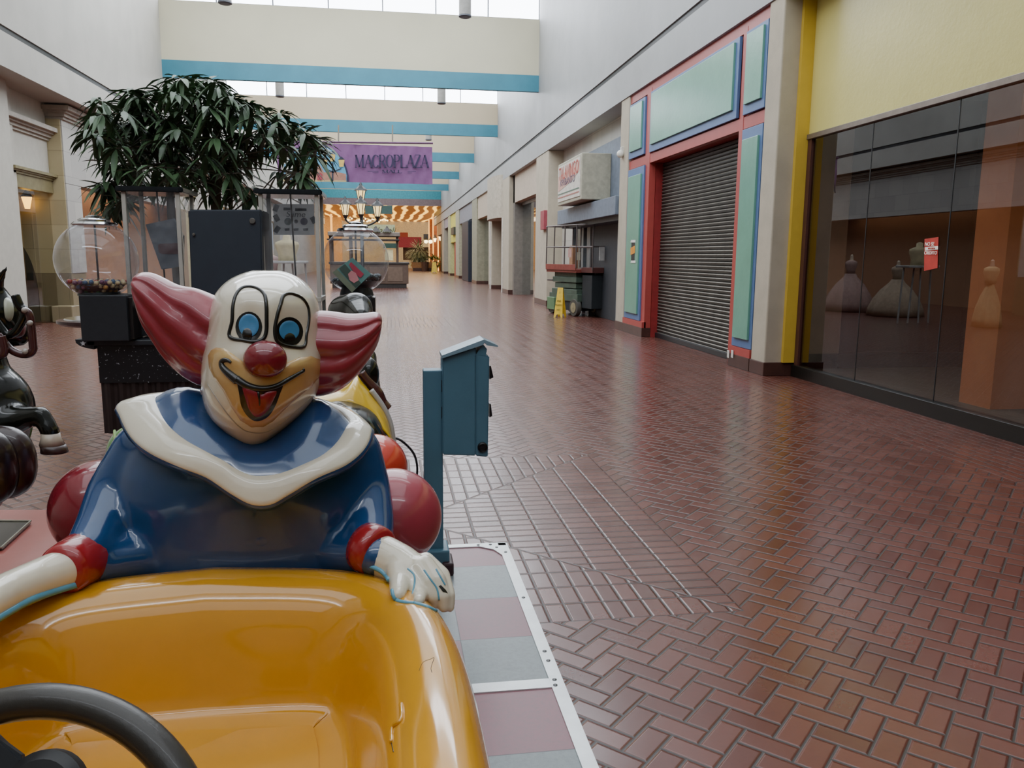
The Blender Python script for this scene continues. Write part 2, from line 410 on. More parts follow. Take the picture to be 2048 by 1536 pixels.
box(bm, 5.5, 5.62, 11.401, 12.28, .1, 3.75); box(bm, 5.503, 5.617, 16.76, 18.199, .1, 3.75); box(bm, 5.506, 5.614, 11.402, 18.198, 3.76, 5.25)
OB('frame', bm, RED, sf, angle=30)
bm = bmesh.new(); box(bm, 5.6, 6.1, 12.16, 12.3, 0, 3.75); box(bm, 5.6, 6.1, 16.7, 16.82, 0, 3.75); box(bm, 5.6, 6.1, 12.2, 16.8, 3.68, 3.85); OB('reveal', bm, MAR, sf)
for k, (y0, y1, z0, z1) in enumerate([(12.38, 16.68, 3.88, 5.1), (17.05, 18.15, 3.9, 5.08), (11.42, 12.14, 3.88, 5.1), (16.98, 18.14, .33, 3.66), (11.42, 12.12, .33, 3.66)]):
    bp = OB('blue_border', B(5.42, 5.47, y0, y1, z0, z1, .006), BLU, sf); g = .13 if y1-y0 > 1 else .08
    OB('green_panel', B(5.385, 5.43, y0+g, y1-g, z0+.14, z1-(.06 if z0 > 3 else .16), .006), GRN, bp)
OB('base_tile', B(5.40, 5.7, 11.42, 12.2, 0, .2, .008), BROWNB, sf); OB('base_tile', B(5.40, 5.7, 16.72, 18.18, 0, .2, .008), BROWNB, sf)
# shutter: curved slats
sh = bmesh.new(); X = 5.76; n = 52; prof = []
for k in range(n):
    z = .05+k*3.62/n; hgt = 3.62/n
    prof += [(X, z), (X-.022, z+hgt*.25), (X-.022, z+hgt*.65), (X, z+hgt*.9), (X+.012, z+hgt*.95)]
rows = [[sh.verts.new((px, yy, pz)) for px, pz in prof] for yy in (12.25, 16.75)]
for i in range(len(prof)-1): sh.faces.new((rows[0][i], rows[0][i+1], rows[1][i+1], rows[1][i]))
def shutter_mat():
    m, nt, p = base('shutter_slats'); g = nt.nodes.new('ShaderNodeNewGeometry'); sp = nt.nodes.new('ShaderNodeSeparateXYZ'); nt.links.new(g.outputs['Position'], sp.inputs[0])
    z = (S(nt, sp.outputs[2])-.05)/(3.62/52); k = z.frac(); f = k.ramp(.5, .75)*(k.ramp(.8, .98)*-1.0+1.0)
    y = S(nt, sp.outputs[1])/.35; yy = y.frac().ramp(.02, .03)
    c = mixc(nt, f, lin('33322f'), lin('908a80')); c = mixc(nt, yy, lin('151515'), c); nt.links.new(c.k, p.inputs['Base Color']); p.inputs['Metallic'].default_value = .5; p.inputs['Roughness'].default_value = .4; return m
st('door_1', sh, shutter_mat())
bm = B(5.70, 5.8, 12.25, 16.75, 0, .1, .01); st('door_bottom_bar', bm, DARK)
# poster on green panel
t = empty('poster', (5.37, 17.6, 2), 'narrow black and orange poster taped on the green shop panel', 'poster')
XP_ = 5.383; bm = bmesh.new(); quad(bm, [atX(1263, 481, XP_), atX(1270, 481, XP_), atX(1269, 523, XP_), atX(1262, 523, XP_)]); OB('sheet', bm, M('poster_black', '26231f', .6), t)
bm = bmesh.new(); quad(bm, [atX(1261, 496, XP_-.004), atX(1270, 491, XP_-.004), atX(1270, 506, XP_-.004), atX(1261, 510, XP_-.004)]); OB('orange_patch', bm, M('poster_orange', 'd9902f', .6), t)
for yy in (480, 521):
    bm = bmesh.new(); quad(bm, [atX(1262, yy, XP_-.006), atX(1271, yy, XP_-.006), atX(1271, yy+5, XP_-.006), atX(1261, yy+5, XP_-.006)]); OB('tape', bm, M('tape_white', 'e6e4de', .6), t)
bm = bmesh.new(); 
t = empty('outlet', (5.42, 11.6, .15), 'small white double outlet in the red base of the shop surround', 'outlet'); bm.free()
for q_ in (1457, 1465): bm = B(*(lambda p: (p.x-.01, p.x, p.y-.04, p.y+.04, p.z-.06, p.z+.06))(atX(q_, 708, 5.395)), .004); OB('plate', bm, M('plate_w', 'd8d4cc', .5), t)
# ---- shop 2 with lightbox sign
def marble_mat(name, c0, c1, bx=.6, bz=.4):
    m, nt, p = base(name); tc = nt.nodes.new('ShaderNodeNewGeometry'); sp = nt.nodes.new('ShaderNodeSeparateXYZ'); nt.links.new(tc.outputs['Position'], sp.inputs[0])
    a = (S(nt, sp.outputs[0])+S(nt, sp.outputs[1]))/bx; b = S(nt, sp.outputs[2])/bz; a = a+b.floor()*.5
    d = (a.frac().min(a.frac()*-1.0+1.0)*bx).min(b.frac().min(b.frac()*-1.0+1.0)*bz)
    c = nt.nodes.new('ShaderNodeCombineXYZ'); nt.links.new(a.floor().k, c.inputs[0]); nt.links.new(b.floor().k, c.inputs[1]); w = nt.nodes.new('ShaderNodeTexWhiteNoise'); w.noise_dimensions = '2D'; nt.links.new(c.outputs[0], w.inputs[0])
    f = (S(nt, w.outputs[0])*.5+noise(nt, 3, 5, .65)*.5); k = mixc(nt, f, lin(c0), lin(c1)); k = mixc(nt, d.ramp(.0, .01), tuple(v*.7 for v in lin(c0)), k); nt.links.new(k.k, p.inputs['Base Color']); p.inputs['Roughness'].default_value = .4; return m
MARB = marble_mat('pale_marble', 'a3a19a', 'c9c5bb', 1.1, .75)
bm = bmesh.new(); box(bm, 5.95, 6.3, 18.85, 27.6, 3.95, 5.3); box(bm, 5.95, 6.3, 25.95, 27.6, 0, 3.95); st('wall_marble', bm, MARB)
bm = bmesh.new(); box(bm, 9.0, 9.3, 11.2, 98, 0, 6); box(bm, 6.4, 9.2, 11.21, 11.3, 0, 6); st('wall_back_right', bm, M('store_dark', '35383a', .7))
SL = M('slate_panel', '6a7482', .5); SLD = M('slate_dark', '2b3039', .5)
fx = empty('sign_fascia', (5.9, 21.5, 3), 'slate blue fascia panel and canopy behind the box sign', 'fascia')
OB('panel', B(5.85, 5.95, 19.3, 25.0, 3.15, 4.75, .01), SL, fx); OB('canopy', B(5.35, 6.0, 18.9, 25.6, 2.72, 3.16, .01), SL, fx); OB('soffit', B(5.5, 6.5, 18.9, 25.6, 2.6, 2.72), SLD, fx)
sg = empty('box_sign', (5.2, 22.5, 3.3), 'beige lightbox shop sign with faded red lettering over the canopy', 'sign')
OB('case', B(5.05, 5.85, 21.15, 24.15, 3.22, 4.42, .02), M('sign_case', 'a9a592', .5), sg)
OB('face', B(5.03, 5.055, 21.25, 24.05, 3.32, 4.34), M('sign_face', 'c8c2b8', .4, emit=.1), sg)
RD = M('sign_red', 'a8483c', .5, emit=.05); NV = M('sign_navy', '4a3a58', .5, emit=.03)
bm = bmesh.new(); quad(bm, [(5.024, 24.0, 3.62), (5.024, 22.3, 3.78), (5.024, 21.3, 3.98), (5.024, 21.3, 4.25), (5.024, 24.0, 4.05)]); OB('pink_field', bm, M('sign_pink', 'c39a8c', .5, emit=.05), sg)
text('TALAVINGO', (5.02, 22.65, 4.09), (0, -1, 0), (0, 0, 1), .52, RD, sg, sx=.86); text('KPUBANITO', (5.02, 22.75, 3.83), (0, -1, 0), (0, 0, 1), .27, NV, sg, sx=1.25)
for z, mm in ((3.52, 'green_line'), (3.42, 'red_line')):
    bm = bmesh.new(); quad(bm, [(5.02, 24.0, z), (5.02, 21.3, z), (5.02, 21.3, z+.03), (5.02, 24.0, z+.03)]); OB(mm, bm, M(mm, '4d6a58' if 'green' in mm else 'a86a5e', .5), sg)
GLS = glass('clear_shop_glass', (.80, .86, .84), .12)
for k, (y0, y1, z0, z1) in enumerate([(18.9, 20.6, 0, 2.65), (24.6, 25.9, 0, 3.9), (18.9, 19.4, 3.2, 3.95)]):
    bm = bmesh.new(); quad(bm, [(6.0, y0, z0), (6.0, y1, z0), (6.0, y1, z1), (6.0, y0, z1)]); st('window_%d' % (20+k), bm, GLS)
GFR = M('grey_alu', '7c8488', .4, .3)
bm = bmesh.new(); box(bm, 5.96, 6.04, 20.6, 20.75, 0, 2.7); box(bm, 5.94, 6.06, 24.45, 24.7, 0, 4.0); box(bm, 5.94, 6.06, 25.8, 25.95, 0, 4.0); box(bm, 5.94, 6.06, 23.6, 24.0, 0, 2.7); st('trim_14', bm, GFR)
bm = B(6.0, 6.1, 20.75, 23.6, 0, 2.7, .01); st('door_2', bm, M('charcoal_door', '33363b', .6))
bm = bmesh.new(); box(bm, 6.9, 9, 18.86, 20.6, .1, 2.6); st('wall_shop_inner', bm, M('store_green', '4d5a55', .7))
t = empty('security_camera', (5.3, 18.9, 4), 'small white dome camera on the corner of the beige pier', 'camera'); p_ = atX(1241, 308, 5.36)
bm = bmesh.new(); ball(bm, p_, .09, 14, 10); OB('dome', bm, M('cam_white', 'd8d6cc', .3), t); OB('bracket', B(p_.x, p_.x+.1, p_.y-.05, p_.y+.05, p_.z-.03, p_.z+.16, .01), M('cam_white', 'd8d6cc'), t)
# red hanging sign on pier
OB('pier_sign', B(5.30, 5.42, 27.65, 28.3, 2.65, 3.3, .01), M('red_sign', '93404a', .5, emit=.05), None, label='dark red upright sign mounted on the beige pier past the scissor lift', cat='sign')
# ---- shop 3.. headers and glass
HDR = M('header_beige', 'b9aa98', .7, var=.05)
bm = bmesh.new(); box(bm, 5.6, 5.9, 29.9, 36.6, 4.1, 5.3); st('wall_header', bm, HDR)
REV = M('olive_reveal', '77716a', .6)
bm = bmesh.new(); box(bm, 5.6, 8.6, 36.2, 36.62, 0, 5.3); st('trim_15', bm, REV)
bm = bmesh.new(); quad(bm, [(5.98, 29.9, 0), (5.98, 36.4, 0), (5.98, 36.4, 4.1), (5.98, 29.9, 4.1)]); st('window_30', bm, GLS)
bm = bmesh.new(); box(bm, 5.93, 6.03, 29.9, 36.4, 3.98, 4.1); st('trim_16', bm, M('alu_light', 'a9b2b4', .3, .5))
bm = bmesh.new(); box(bm, 7.6, 7.9, 29, 36.2, 3.0, 4.2); st('wall_teal_reflection', bm, M('teal_reflection', '3f7f85', .6, emit=.15))  # glowing teal panel added in place of the reflection in the glass
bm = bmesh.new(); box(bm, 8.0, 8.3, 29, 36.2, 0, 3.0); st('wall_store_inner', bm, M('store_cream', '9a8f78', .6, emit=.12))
# projecting beige box and dark recess
bxs = bmesh.new(); ring = []
for k in range(13): a = -pi/2+pi*k/12; ring.append((5.42-.42*cos(a), 40.8+2.2*sin(a)))
ring += [(5.9, 43.0), (5.9, 38.6)]
loft(bxs, [[(x, y, 3.55) for x, y in ring], [(x, y, 5.55) for x, y in ring]]); st('wall_projecting_sign_box', bxs, M('box_beige', 'b3aa9a', .7), smooth=False)
bm = bmesh.new(); box(bm, 5.95, 6.05, 38.6, 43, 0, 3.6); st('wall_recess', bm, M('recess_brown', '6f655c', .7))
bm = bmesh.new(); box(bm, 5.36, 5.5, 38.5, 38.7, .0, 3.55); box(bm, 5.36, 5.5, 43.1, 43.3, 0, 3.55); st('trim_17', bm, M('white_jamb', 'd5d0c6', .5))
# more fronts
def front(n, Y0, Y1, X, z0, z1, m, zt=5.3, hm=HDR, hz=4.0):
    bm = bmesh.new(); box(bm, X, X+.1, Y0, Y1, z0, z1); st('wall_front_%s' % n, bm, m)
    bm = bmesh.new(); box(bm, 5.5, 5.8, Y0, Y1, hz, zt); st('wall_header_%s' % n, bm, hm)
bm = bmesh.new(); quad(bm, [(5.9, 44.3, 0), (5.9, 50.4, 0), (5.9, 50.4, 4), (5.9, 44.3, 4)]); st('window_31', bm, GLS)
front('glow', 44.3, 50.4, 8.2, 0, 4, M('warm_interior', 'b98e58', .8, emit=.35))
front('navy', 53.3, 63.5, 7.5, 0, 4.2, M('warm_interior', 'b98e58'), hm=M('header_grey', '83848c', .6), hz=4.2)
bm = B(5.28, 5.9, 54.5, 59.2, 0, 4.1, .05); st('door_3', bm, M('navy_door', '1c2433', .5))
front('yellow', 66.5, 72.6, 5.8, 0, 4, M('yellow_far', 'd8d060', .6), hm=M('yellow_far', 'd8d060'), hz=2.9)
bm = B(5.6, 5.75, 67.2, 70.0, 0, 2.9, .02); st('door_4', bm, M('red_door', 'a33a38', .5))
bm = B(5.3, 5.5, 67, 70, 3.5, 4.1); st('trim_18', bm, M('dark_sign', '3a3d38', .5))
front('end', 75, 81, 6.3, 0, 4.5, M('dark_glass_front', '3a403c', .3), hm=M('header_lilac', '9d96a0', .6), hz=4.4)
front('end2', 84, 93.9, 5.9, 0, 5, M('dark_front2', '4a4d46', .5))
# ---- left wall
bm = bmesh.new(); box(bm, XL-2.3, XL, -14, 98, 5.3, 5.98); box(bm, XL-1.2, XL, -14, 98, 6.1, 11.5); box(bm, XL-1, XL-.06, -14, 98, 5.96, 6.12); st('wall_left', bm, WALL)
bm = bmesh.new(); box(bm, XL-.07, XL-.03, -14, 98, 5.98, 6.1); st('trim_20', bm, STRIP)
TRAV = marble_mat('travertine', 'a39470', 'bcae88', .9, .6); TRD = marble_mat('travertine_dado', '776a50', '8f8264', .6, 1.2); LM = marble_mat('left_marble', 'a5a29e', 'c2beb6', .9, .6)
WHT = M('white_plaster', 'bdb9ae', .6, var=.04)
XW = -7.95
def mould(bm, x, y0, y1, z, s=1.0, dirx=1):   # stepped cornice profile run along Y
    zz = z
    for o, h in [(.05, .06), (.10, .07), (.16, .05), (.24, .09)]:
        box(bm, x-.4, x+o*s*dirx, y0-o*s, y1+o*s, zz, zz+h*s); zz += h*s
bm = bmesh.new(); box(bm, XW-.6, XW, -14, 19.1, 0, 5.3); st('wall_left_near', bm, WHT)
bm = bmesh.new(); box(bm, XW-1.3, XW, 21.83, 22.8, 1.2, 4.95); st('wall_left_pilaster', bm, [TRAV])
bm = bmesh.new(); box(bm, XW-1.3, XW+.012, 21.82, 22.82, 0, 1.2); st('wall_left_dado', bm, TRD)
bm = bmesh.new(); box(bm, XW+.001, XW+.03, 21.87, 22.85, 1.2, 3.41); box(bm, XW+.001, XW+.03, 21.87, 39.5, 3.42, 4.95); box(bm, XW-.4, XW, 22.85, 39.5, 3.42, 4.95); st('wall_left_marble', bm, LM)
bm = bmesh.new(); mould(bm, XW+.03, 21.9, 39.5, 4.95, 1.1); st('trim_21', bm, M('cornice', 'aca59a', .6))
bm = bmesh.new(); box(bm, -9.4, -9.25, 22.85, 39.5, 0, 4); st('wall_left_orange', bm, M('orange_wall', 'a3795c', .6, var=.05))
bm = bmesh.new(); box(bm, XW-.5, XW, 39.5, 41.4, 0, 5.3); box(bm, XW-.5, XW, 52, 54, 0, 4.0); box(bm, XW-.5, XW, 41.4, 98, 4.0, 5.3); box(bm, XW-.5, XW, 62, 98, 0, 4); st('wall_left_far', bm, WALL)
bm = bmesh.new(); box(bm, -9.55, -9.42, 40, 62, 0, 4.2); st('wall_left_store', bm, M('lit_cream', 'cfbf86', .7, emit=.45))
# glass door bay
bm = bmesh.new(); box(bm, -8.6, -8.27, 19.3, 21.82, 3.62, 5.3); st('wall_left_bay', bm, WHT)
bm = bmesh.new(); mould(bm, -8.27, 19.3, 21.75, 4.42, 1.1); st('trim_22', bm, M('cornice', 'aca59a'))
bm = bmesh.new(); mould(bm, -8.25, 19.7, 21.75, 3.42, .7); box(bm, -8.45, -8.2, 19.75, 21.8, 3.16, 3.42); st('trim_23', bm, M('brass_head', '8f8562', .35, .4))
bm = bmesh.new(); quad(bm, [(-8.3, 19.8, .02), (-8.3, 20.7, .02), (-8.3, 20.7, 3.16), (-8.3, 19.8, 3.16)]); quad(bm, [(-8.3, 20.72, .02), (-8.3, 21.8, .02), (-8.3, 21.8, 3.16), (-8.3, 20.72, 3.16)]); st('door_5', bm, glass('door_glass', (.8, .78, .7), .1))
bm = bmesh.new(); box(bm, -9.7, -9.56, 18.5, 26, 1.25, 5); box(bm, -9.6, -8.6, 23.6, 23.7, 1.25, 5); st('wall_left_inner', bm, TRAV)
bm = bmesh.new(); box(bm, -9.7, -9.54, 18.5, 26, 0, 1.25); box(bm, -9.6, -8.6, 23.58, 23.72, 0, 1.25); st('wall_left_inner_dado', bm, TRD)
bm = bmesh.new(); box(bm, -8.8, -8.18, 19.2, 19.78, 0, 5.3); st('wall_left_white_pier', bm, WHT)
bm = B(-8.28, -7.8, 21.3, 21.81, .0, .4, .02); OB('low_step_block', bm, TRD, None, label='low stone step block at the foot of the travertine pilaster', cat='step')
p_ = at(54, 404, 21.6); t = empty('wall_sconce', p_, 'small lit amber lantern seen behind the left shop door glass', 'light')
bm = bmesh.new(); lathe(bm, p_, [(.06, -.16), (.12, .1), (.12, .12)], 8); OB('lamp_glass', bm, emis('amber', 'ffc050', 5), t); bm = bmesh.new(); lathe(bm, p_+Vector((0, 0, .12)), [(.15, 0), (.05, .12), (.01, .2)], 8); OB('cap', bm, DARK, t)
# dark round mirror-backed wreath object left
t = empty('black_arch_panel', (-8.75, 20.6, 0), 'dark glossy arched panel standing inside the left glass door', 'panel'); bm = bmesh.new()
pts = [(-8.75, 20.2, 0), (-8.75, 20.2, 2.1)]+[(-8.75, 20.2+1.5*sin(a), .6+1.5*cos(a)) for a in [k*pi/24 for k in range(1, 12)]]+[(-8.75, 21.7, 0)]; prism(bm, pts, (.06, 0, 0)); OB('panel_board', bm, M('gloss_black', '14150f', .15), t)
# ---- transverse panels, beams, glazing, roof, skylights
YB = [-14.9, -3.8, 7.3, 18.4, 29.5, 40.6, 51.8, 62.9, 74.0]
PAN = M('panel_cream', 'c2bda4', .7, var=.03, ns=.6); PAN2 = M('panel_tan', 'bfb196', .7, var=.03, ns=.6); SKY = emis('skylight_glow', 'eef4ff', 11); ROOF = M('roof_white', 'c9c8c2', .8)
for k, Y in enumerate(YB):
    zg = 10.0 if Y < 35 else (9.1 if Y < 45 else 9.6); zt = zg+1.0
    b0 = 7.55 if Y > 20 else 8.6
    bm = bmesh.new(); box(bm, XL, XR, Y, Y+.12, b0+.55, zg); st('wall_panel_%d' % (k+1), bm, PAN if Y < 35 else PAN2)
    bm = bmesh.new(); box(bm, XL, XR, Y-.03, Y+.15, b0, b0+.56); st('trim_beam_%d' % (k+1), bm, TEAL)
    bm = bmesh.new(); quad(bm, [(XL, Y+.1, zg), (XR, Y+.1, zg), (XR, Y+.1, zt), (XL, Y+.1, zt)]); st('window_clerestory_%d' % (k+1), bm, SKY)
    bm = bmesh.new(); nm_ = 7
    for j in range(nm_+1):
        x = XL+(XR-XL)*j/nm_; box(bm, x-.02, x+.02, Y+.04, Y+.09, zg, zt)
    box(bm, XL, XR, Y+.03, Y+.09, zg-.03, zg+.02); st('trim_mullion_%d' % (k+1), bm, M('mullion', '6a7078', .5))
bm = bmesh.new(); box(bm, XL-1, XR+1, -15, 100, 11.2, 11.4); st('ceiling', bm, ROOF)
bm = bmesh.new(); box(bm, -9.6, 9.3, -14.3, -14, 0, 11.4); st('wall_back', bm, M('back_wall', '8d8f90', .8))
# ---- far food court
FY = 84.5
def pq(bm, x0, y0, x1, y1, Y, t=.1, mi=0):      # upright panel between two surveyed corners at depth Y
    a = at(x0, y0, Y); b = at(x1, y1, Y); xm = max(x0, 640)*.5+x1*.5; za, zb = at(xm, y0, Y).z, at(xm, y1, Y).z; box(bm, min(a.x, b.x), max(a.x, b.x), Y, Y+t, min(za, zb), max(za, zb), mi)
bm = bmesh.new(); pq(bm, 300, 380, 884, 397, FY); st('trim_far_teal', bm, M('teal_far', '2b7f8b', .6))
bm = bmesh.new(); pq(bm, 300, 397, 885, 410, FY-.2); st('trim_far_brown', bm, M('far_brown', '6a5a5a', .7))
bm = bmesh.new(); pq(bm, 300, 300, 884, 381, FY+.3); st('wall_far_top', bm, PAN2)
def wave_mat():
    m, nt, p = base('wavy_lit_ceiling'); tc = nt.nodes.new('ShaderNodeNewGeometry')
    mp = nt.nodes.new('ShaderNodeMapping'); mp.inputs['Scale'].default_value = (.30, .10, 1); nt.links.new(tc.outputs['Position'], mp.inputs[0])
    w = nt.nodes.new('ShaderNodeTexWave'); w.inputs['Scale'].default_value = .9; w.inputs['Distortion'].default_value = 5; w.inputs['Detail'].default_value = 1; nt.links.new(mp.outputs[0], w.inputs[0])
    f = S(nt, w.outputs[1]).ramp(.45, .9); c = mixc(nt, f, lin('a8682c'), lin('ffc456')); nt.links.new(c.k, p.inputs['Base Color']); nt.links.new(c.k, p.inputs['Emission Color'])
    nt.links.new((f*1.7+.5).k, p.inputs['Emission Strength']); return m
bm = bmesh.new(); zc = at(800, 411, FY).z; z2 = at(800, 443, 118).z
V = [bm.verts.new(p) for p in ((-24, FY, zc), (11, FY, zc), (11, 118, z2), (-24, 118, z2))]; bm.faces.new(V); st('ceiling_far', bm, wave_mat())
FW = 118
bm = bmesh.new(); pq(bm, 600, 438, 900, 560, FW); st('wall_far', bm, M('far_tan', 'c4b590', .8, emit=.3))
bm = bmesh.new(); pq(bm, 780, 437, 860, 443, FW-.2); st('trim_far_line', bm, M('far_dark', '3a2a22', .8))
bm = bmesh.new(); pq(bm, 640, 453, 672, 455, FW-.2); st('trim_far_line_left', bm, M('far_dark', '3a2a22', .8))
def thing(name, label, cat, parts, group=None, loc=None):   # parts: (part name, bmesh, material)
    o = empty(name, loc or (0, 0, 0), label, cat, group)
    for n_, b_, m_ in parts: OB(n_, b_, m_, o)
    return o
def one(f, *a):
    bm = bmesh.new(); f(bm, *a); return bm
TS = M('teal_sign', 'a9cfc4', .6, emit=.4)
s = empty('food_court_sign', at(755, 460, 116), 'pale teal wide sign with script lettering on the far tan wall', 'sign')
bm = bmesh.new(); pq(bm, 716, 449, 790, 471, 116); OB('board', bm, TS, s)
bm = bmesh.new(); pq(bm, 720, 458, 745, 470, 115.8); OB('orange_picture', bm, M('sign_fruit', 'd0703a', .6, emit=.4), s)
text('Napoli', at(767, 461, 115.7), (1, 0, 0), (0, 0, 1), 1.2, M('sign_script', '4d6a66', .6), s, shear=.3)
s = empty('menu_board', at(820, 490, 114), 'maroon menu board wall with dark counter below it', 'board')
bm = bmesh.new(); pq(bm, 797, 474, 843, 495, 114); OB('maroon_board', bm, M('maroon_board', '86304a', .6, emit=.12), s)
bm = bmesh.new(); pq(bm, 797, 465, 816, 474, 114); OB('poster_row', bm, M('poster_row', '8a4038', .6, emit=.15), s)
bm = bmesh.new(); pq(bm, 806, 494, 858, 520, 115); OB('dark_opening', bm, M('dark_open', '3f302e', .7), s)
bm = bmesh.new(); pq(bm, 847, 468, 858, 479, 114); OB('picture', bm, M('pic_blue', '3c4a5c', .5, emit=.15), s)
# brick columns
BRK = marble_mat('brick', '8a5238', 'b3714c', .35, .12)
BRK.node_tree.nodes['Principled BSDF'].inputs['Roughness'].default_value = .8
for k, (xa, xb, Y) in enumerate([(858, 866, 110), (866, 876, 103), (876, 887, 97)]):
    a, b = at(xa, 500, Y), at(xb, 500, Y); OB('brick_column', B(a.x, b.x, Y, Y+.8, 0, 7.0), BRK, None, label='brick column with a lantern, %s on the right of the far court' % ['farthest', 'middle', 'nearest'][k], cat='column', group='brick columns of the far court')
    bm = bmesh.new(); box(bm, a.x-.06, a.x+.1, Y-.1, Y, 0, 7.0); st('trim_led_%d' % k, bm, emis('led_strip', 'ffb45a', 2.2))
pts_l = [(858, 500, 109, 2.2), (869, 489, 103, 0), (881, 478, 96.5, 0)]
for k, (x, y, Y, _) in enumerate([(852, 483, 109, 0), (861, 483, 106, 0), (870, 479, 102, 0), (881, 476, 96, 0)]):
    p_ = at(x, y, Y); t = empty('wall_lantern', p_, ['round glowing lantern at the end of the far brick columns', 'glowing lantern on the farthest brick column', 'black lantern on the middle brick column', 'black lantern on the nearest brick column'][k], 'lantern', 'far wall lanterns')
    bm = bmesh.new(); ball(bm, p_, .26, 12, 8) if k < 2 else lathe(bm, p_, [(.1, -.3), (.2, .15)], 8); OB('globe', bm, emis('lantern_glow', 'ffe2a8', 6), t)
    bm = bmesh.new(); lathe(bm, p_+Vector((0, 0, .2)), [(.28, 0), (.1, .2), (.02, .45)], 8); OB('cap', bm, DARK, t)
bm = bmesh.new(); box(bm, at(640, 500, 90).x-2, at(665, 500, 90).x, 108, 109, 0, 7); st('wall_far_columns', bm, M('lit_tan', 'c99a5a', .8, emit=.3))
for k, x in enumerate((645, 662)):
    p_ = at(x, 500, 100); st('trim_led_left_%d' % k, one(box, p_.x, p_.x+.25, 99.9, 100, 0, 6.6), emis('led_strip', 'ffb45a', 2.2))
# chandelier of bulbs
t = empty('string_light_chandelier', at(735, 440, 98), 'row of small glowing bulbs hanging across the far food court', 'chandelier')
rnd = random.Random(3)
for k in range(26):
    bm = bmesh.new(); ball(bm, at(690+k*3.4, 438+rnd.uniform(-3, 6), 98+rnd.uniform(-1, 1)), .10, 8, 6); OB('bulb', bm, emis('string_bulbs', 'ffdf9a', 5), t)
OB('rail', one(tube, [at(688, 436, 98), at(780, 436, 98)], .05, 6), DARK, t)
# hanging boards
for k, (x0, x1) in enumerate([(730, 754), (760, 785)]):
    bm = bmesh.new(); pq(bm, x0, 411, x1, 428, 80, .15); OB('hanging_board', bm, M('board_green', '34504c', .6), None, label='dark green hanging board at the court entrance, %s one of the pair' % ('left' if k == 0 else 'right'), cat='board', group='hanging boards at the court entrance')
# planter with palm
pl = empty('planter_bed', at(850, 535, 94), 'low brick planter full of green plants at the end of the mall', 'planter')
a, b = at(826, 541, 94), at(884, 541, 94); b.x = min(b.x, 5.3); bm = bmesh.new(); box(bm, a.x, b.x, 94, 96.8, 0, .35); OB('dark_base', bm, BROWNB, pl); bm = bmesh.new(); box(bm, a.x-.1, b.x+.1, 94.1, 96.7, .35, 1.0); OB('brick_edge', bm, M('planter_tan', 'a8835a', .7), pl)
def leafblob(bm, c, r, n, L, W, rnd, droop=.3):
    for _ in range(n):
        d = Vector((rnd.gauss(0, 1), rnd.gauss(0, 1), rnd.gauss(0, 1)+.2)).normalized(); p = Vector(c)+Vector((d.x*r[0], d.y*r[1], d.z*r[2]))*rnd.uniform(.3, 1)
        t_ = (d+Vector((0, 0, -droop))).normalized(); s_ = t_.cross(Vector((0, 0, 1))).normalized()*W*.5
        v = [bm.verts.new(q) for q in (p, p+t_*L*.5+s_, p+t_*L, p+t_*L*.5-s_)]; bm.faces.new(v)
rnd = random.Random(5); LG = M('leaf_light', '7f8f4a', .5, var=.3, ns=3)
bm = bmesh.new()
for k in range(9): leafblob(bm, at(830+k*6, 522+rnd.uniform(-3, 3), 95.5), (.6, .8, .5), 60, .5, .16, rnd)
OB('low_plants', bm, LG, pl)
pt = empty('potted_palm', at(842, 535, 93), 'bushy grey green palm in a small pot before the far planter', 'palm')
bm = bmesh.new(); leafblob(bm, at(838, 505, 95), (1.25, 1.2, 1.1), 700, .8, .09, rnd, .7); OB('fronds', bm, M('leaf_grey', '76856a', .5, var=.3, ns=3), pt)
OB('stem', one(tube, [at(847, 530, 95), at(840, 505, 95)], .12, 8), M('palm_stem', '6b5a40', .8), pt); p_ = at(850, 540, 93); OB('pot', one(lathe, (p_.x, 93, 0), [(.35, 0), (.45, 1.0), (.5, 1.05)], 12), M('pot_brown', '5a4438', .6), pt)
# ---- wet floor signs
def wet(name, base_p, h, w, rz, label, writing=True):
    o = empty(name, base_p, label, 'wet floor sign', 'yellow caution signs'); YS = M('sign_yellow', 'd9b62a', .45)
    for sgn in (1, -1):
        bm = bmesh.new(); d = .16*h/.75*sgn; m_ = Matrix.Translation(base_p) @ Matrix.Rotation(rz, 4, 'Z')
        pr_ = [(-w/2, 0), (-w/2+.05, 0), (-w*.18, h*.1), (w*.18, h*.1), (w/2-.05, 0), (w/2, 0), (w*.3, h), (-w*.3, h)]
        prism(bm, [m_ @ Vector((x, -d*(1-z/h)-.01*sgn, z)) for x, z in pr_], (m_.to_3x3() @ Vector((0, .012, 0)))); pn = OB('panel', bm, YS, o)
        if sgn == 1 and writing:
            tilt = m_.to_3x3() @ Vector((0, d, h)); xx = m_.to_3x3() @ Vector((1, 0, 0))
            for z, s_, tx in ((.83*h, .07, '!'), (.55*h, .055, 'PISO'), (.42*h, .045, 'MOJADO'), (.26*h, .05, 'WET')):
                text(tx, m_ @ Vector((0, -d*(1-z/h)-.03, z)), xx, tilt, s_*h/.62, M('sign_ink', '2a2418', .6), pn, sx=.8)
    return o
wet('caution_sign', fl(1120, 634), .84, .26, radians(-30), 'yellow folding wet floor sign leaning before the green scissor lift')
wet('caution_sign', fl(868.5, 546), 1.1, .6, 0, 'tiny yellow wet floor sign far down the mall by the planter', False)
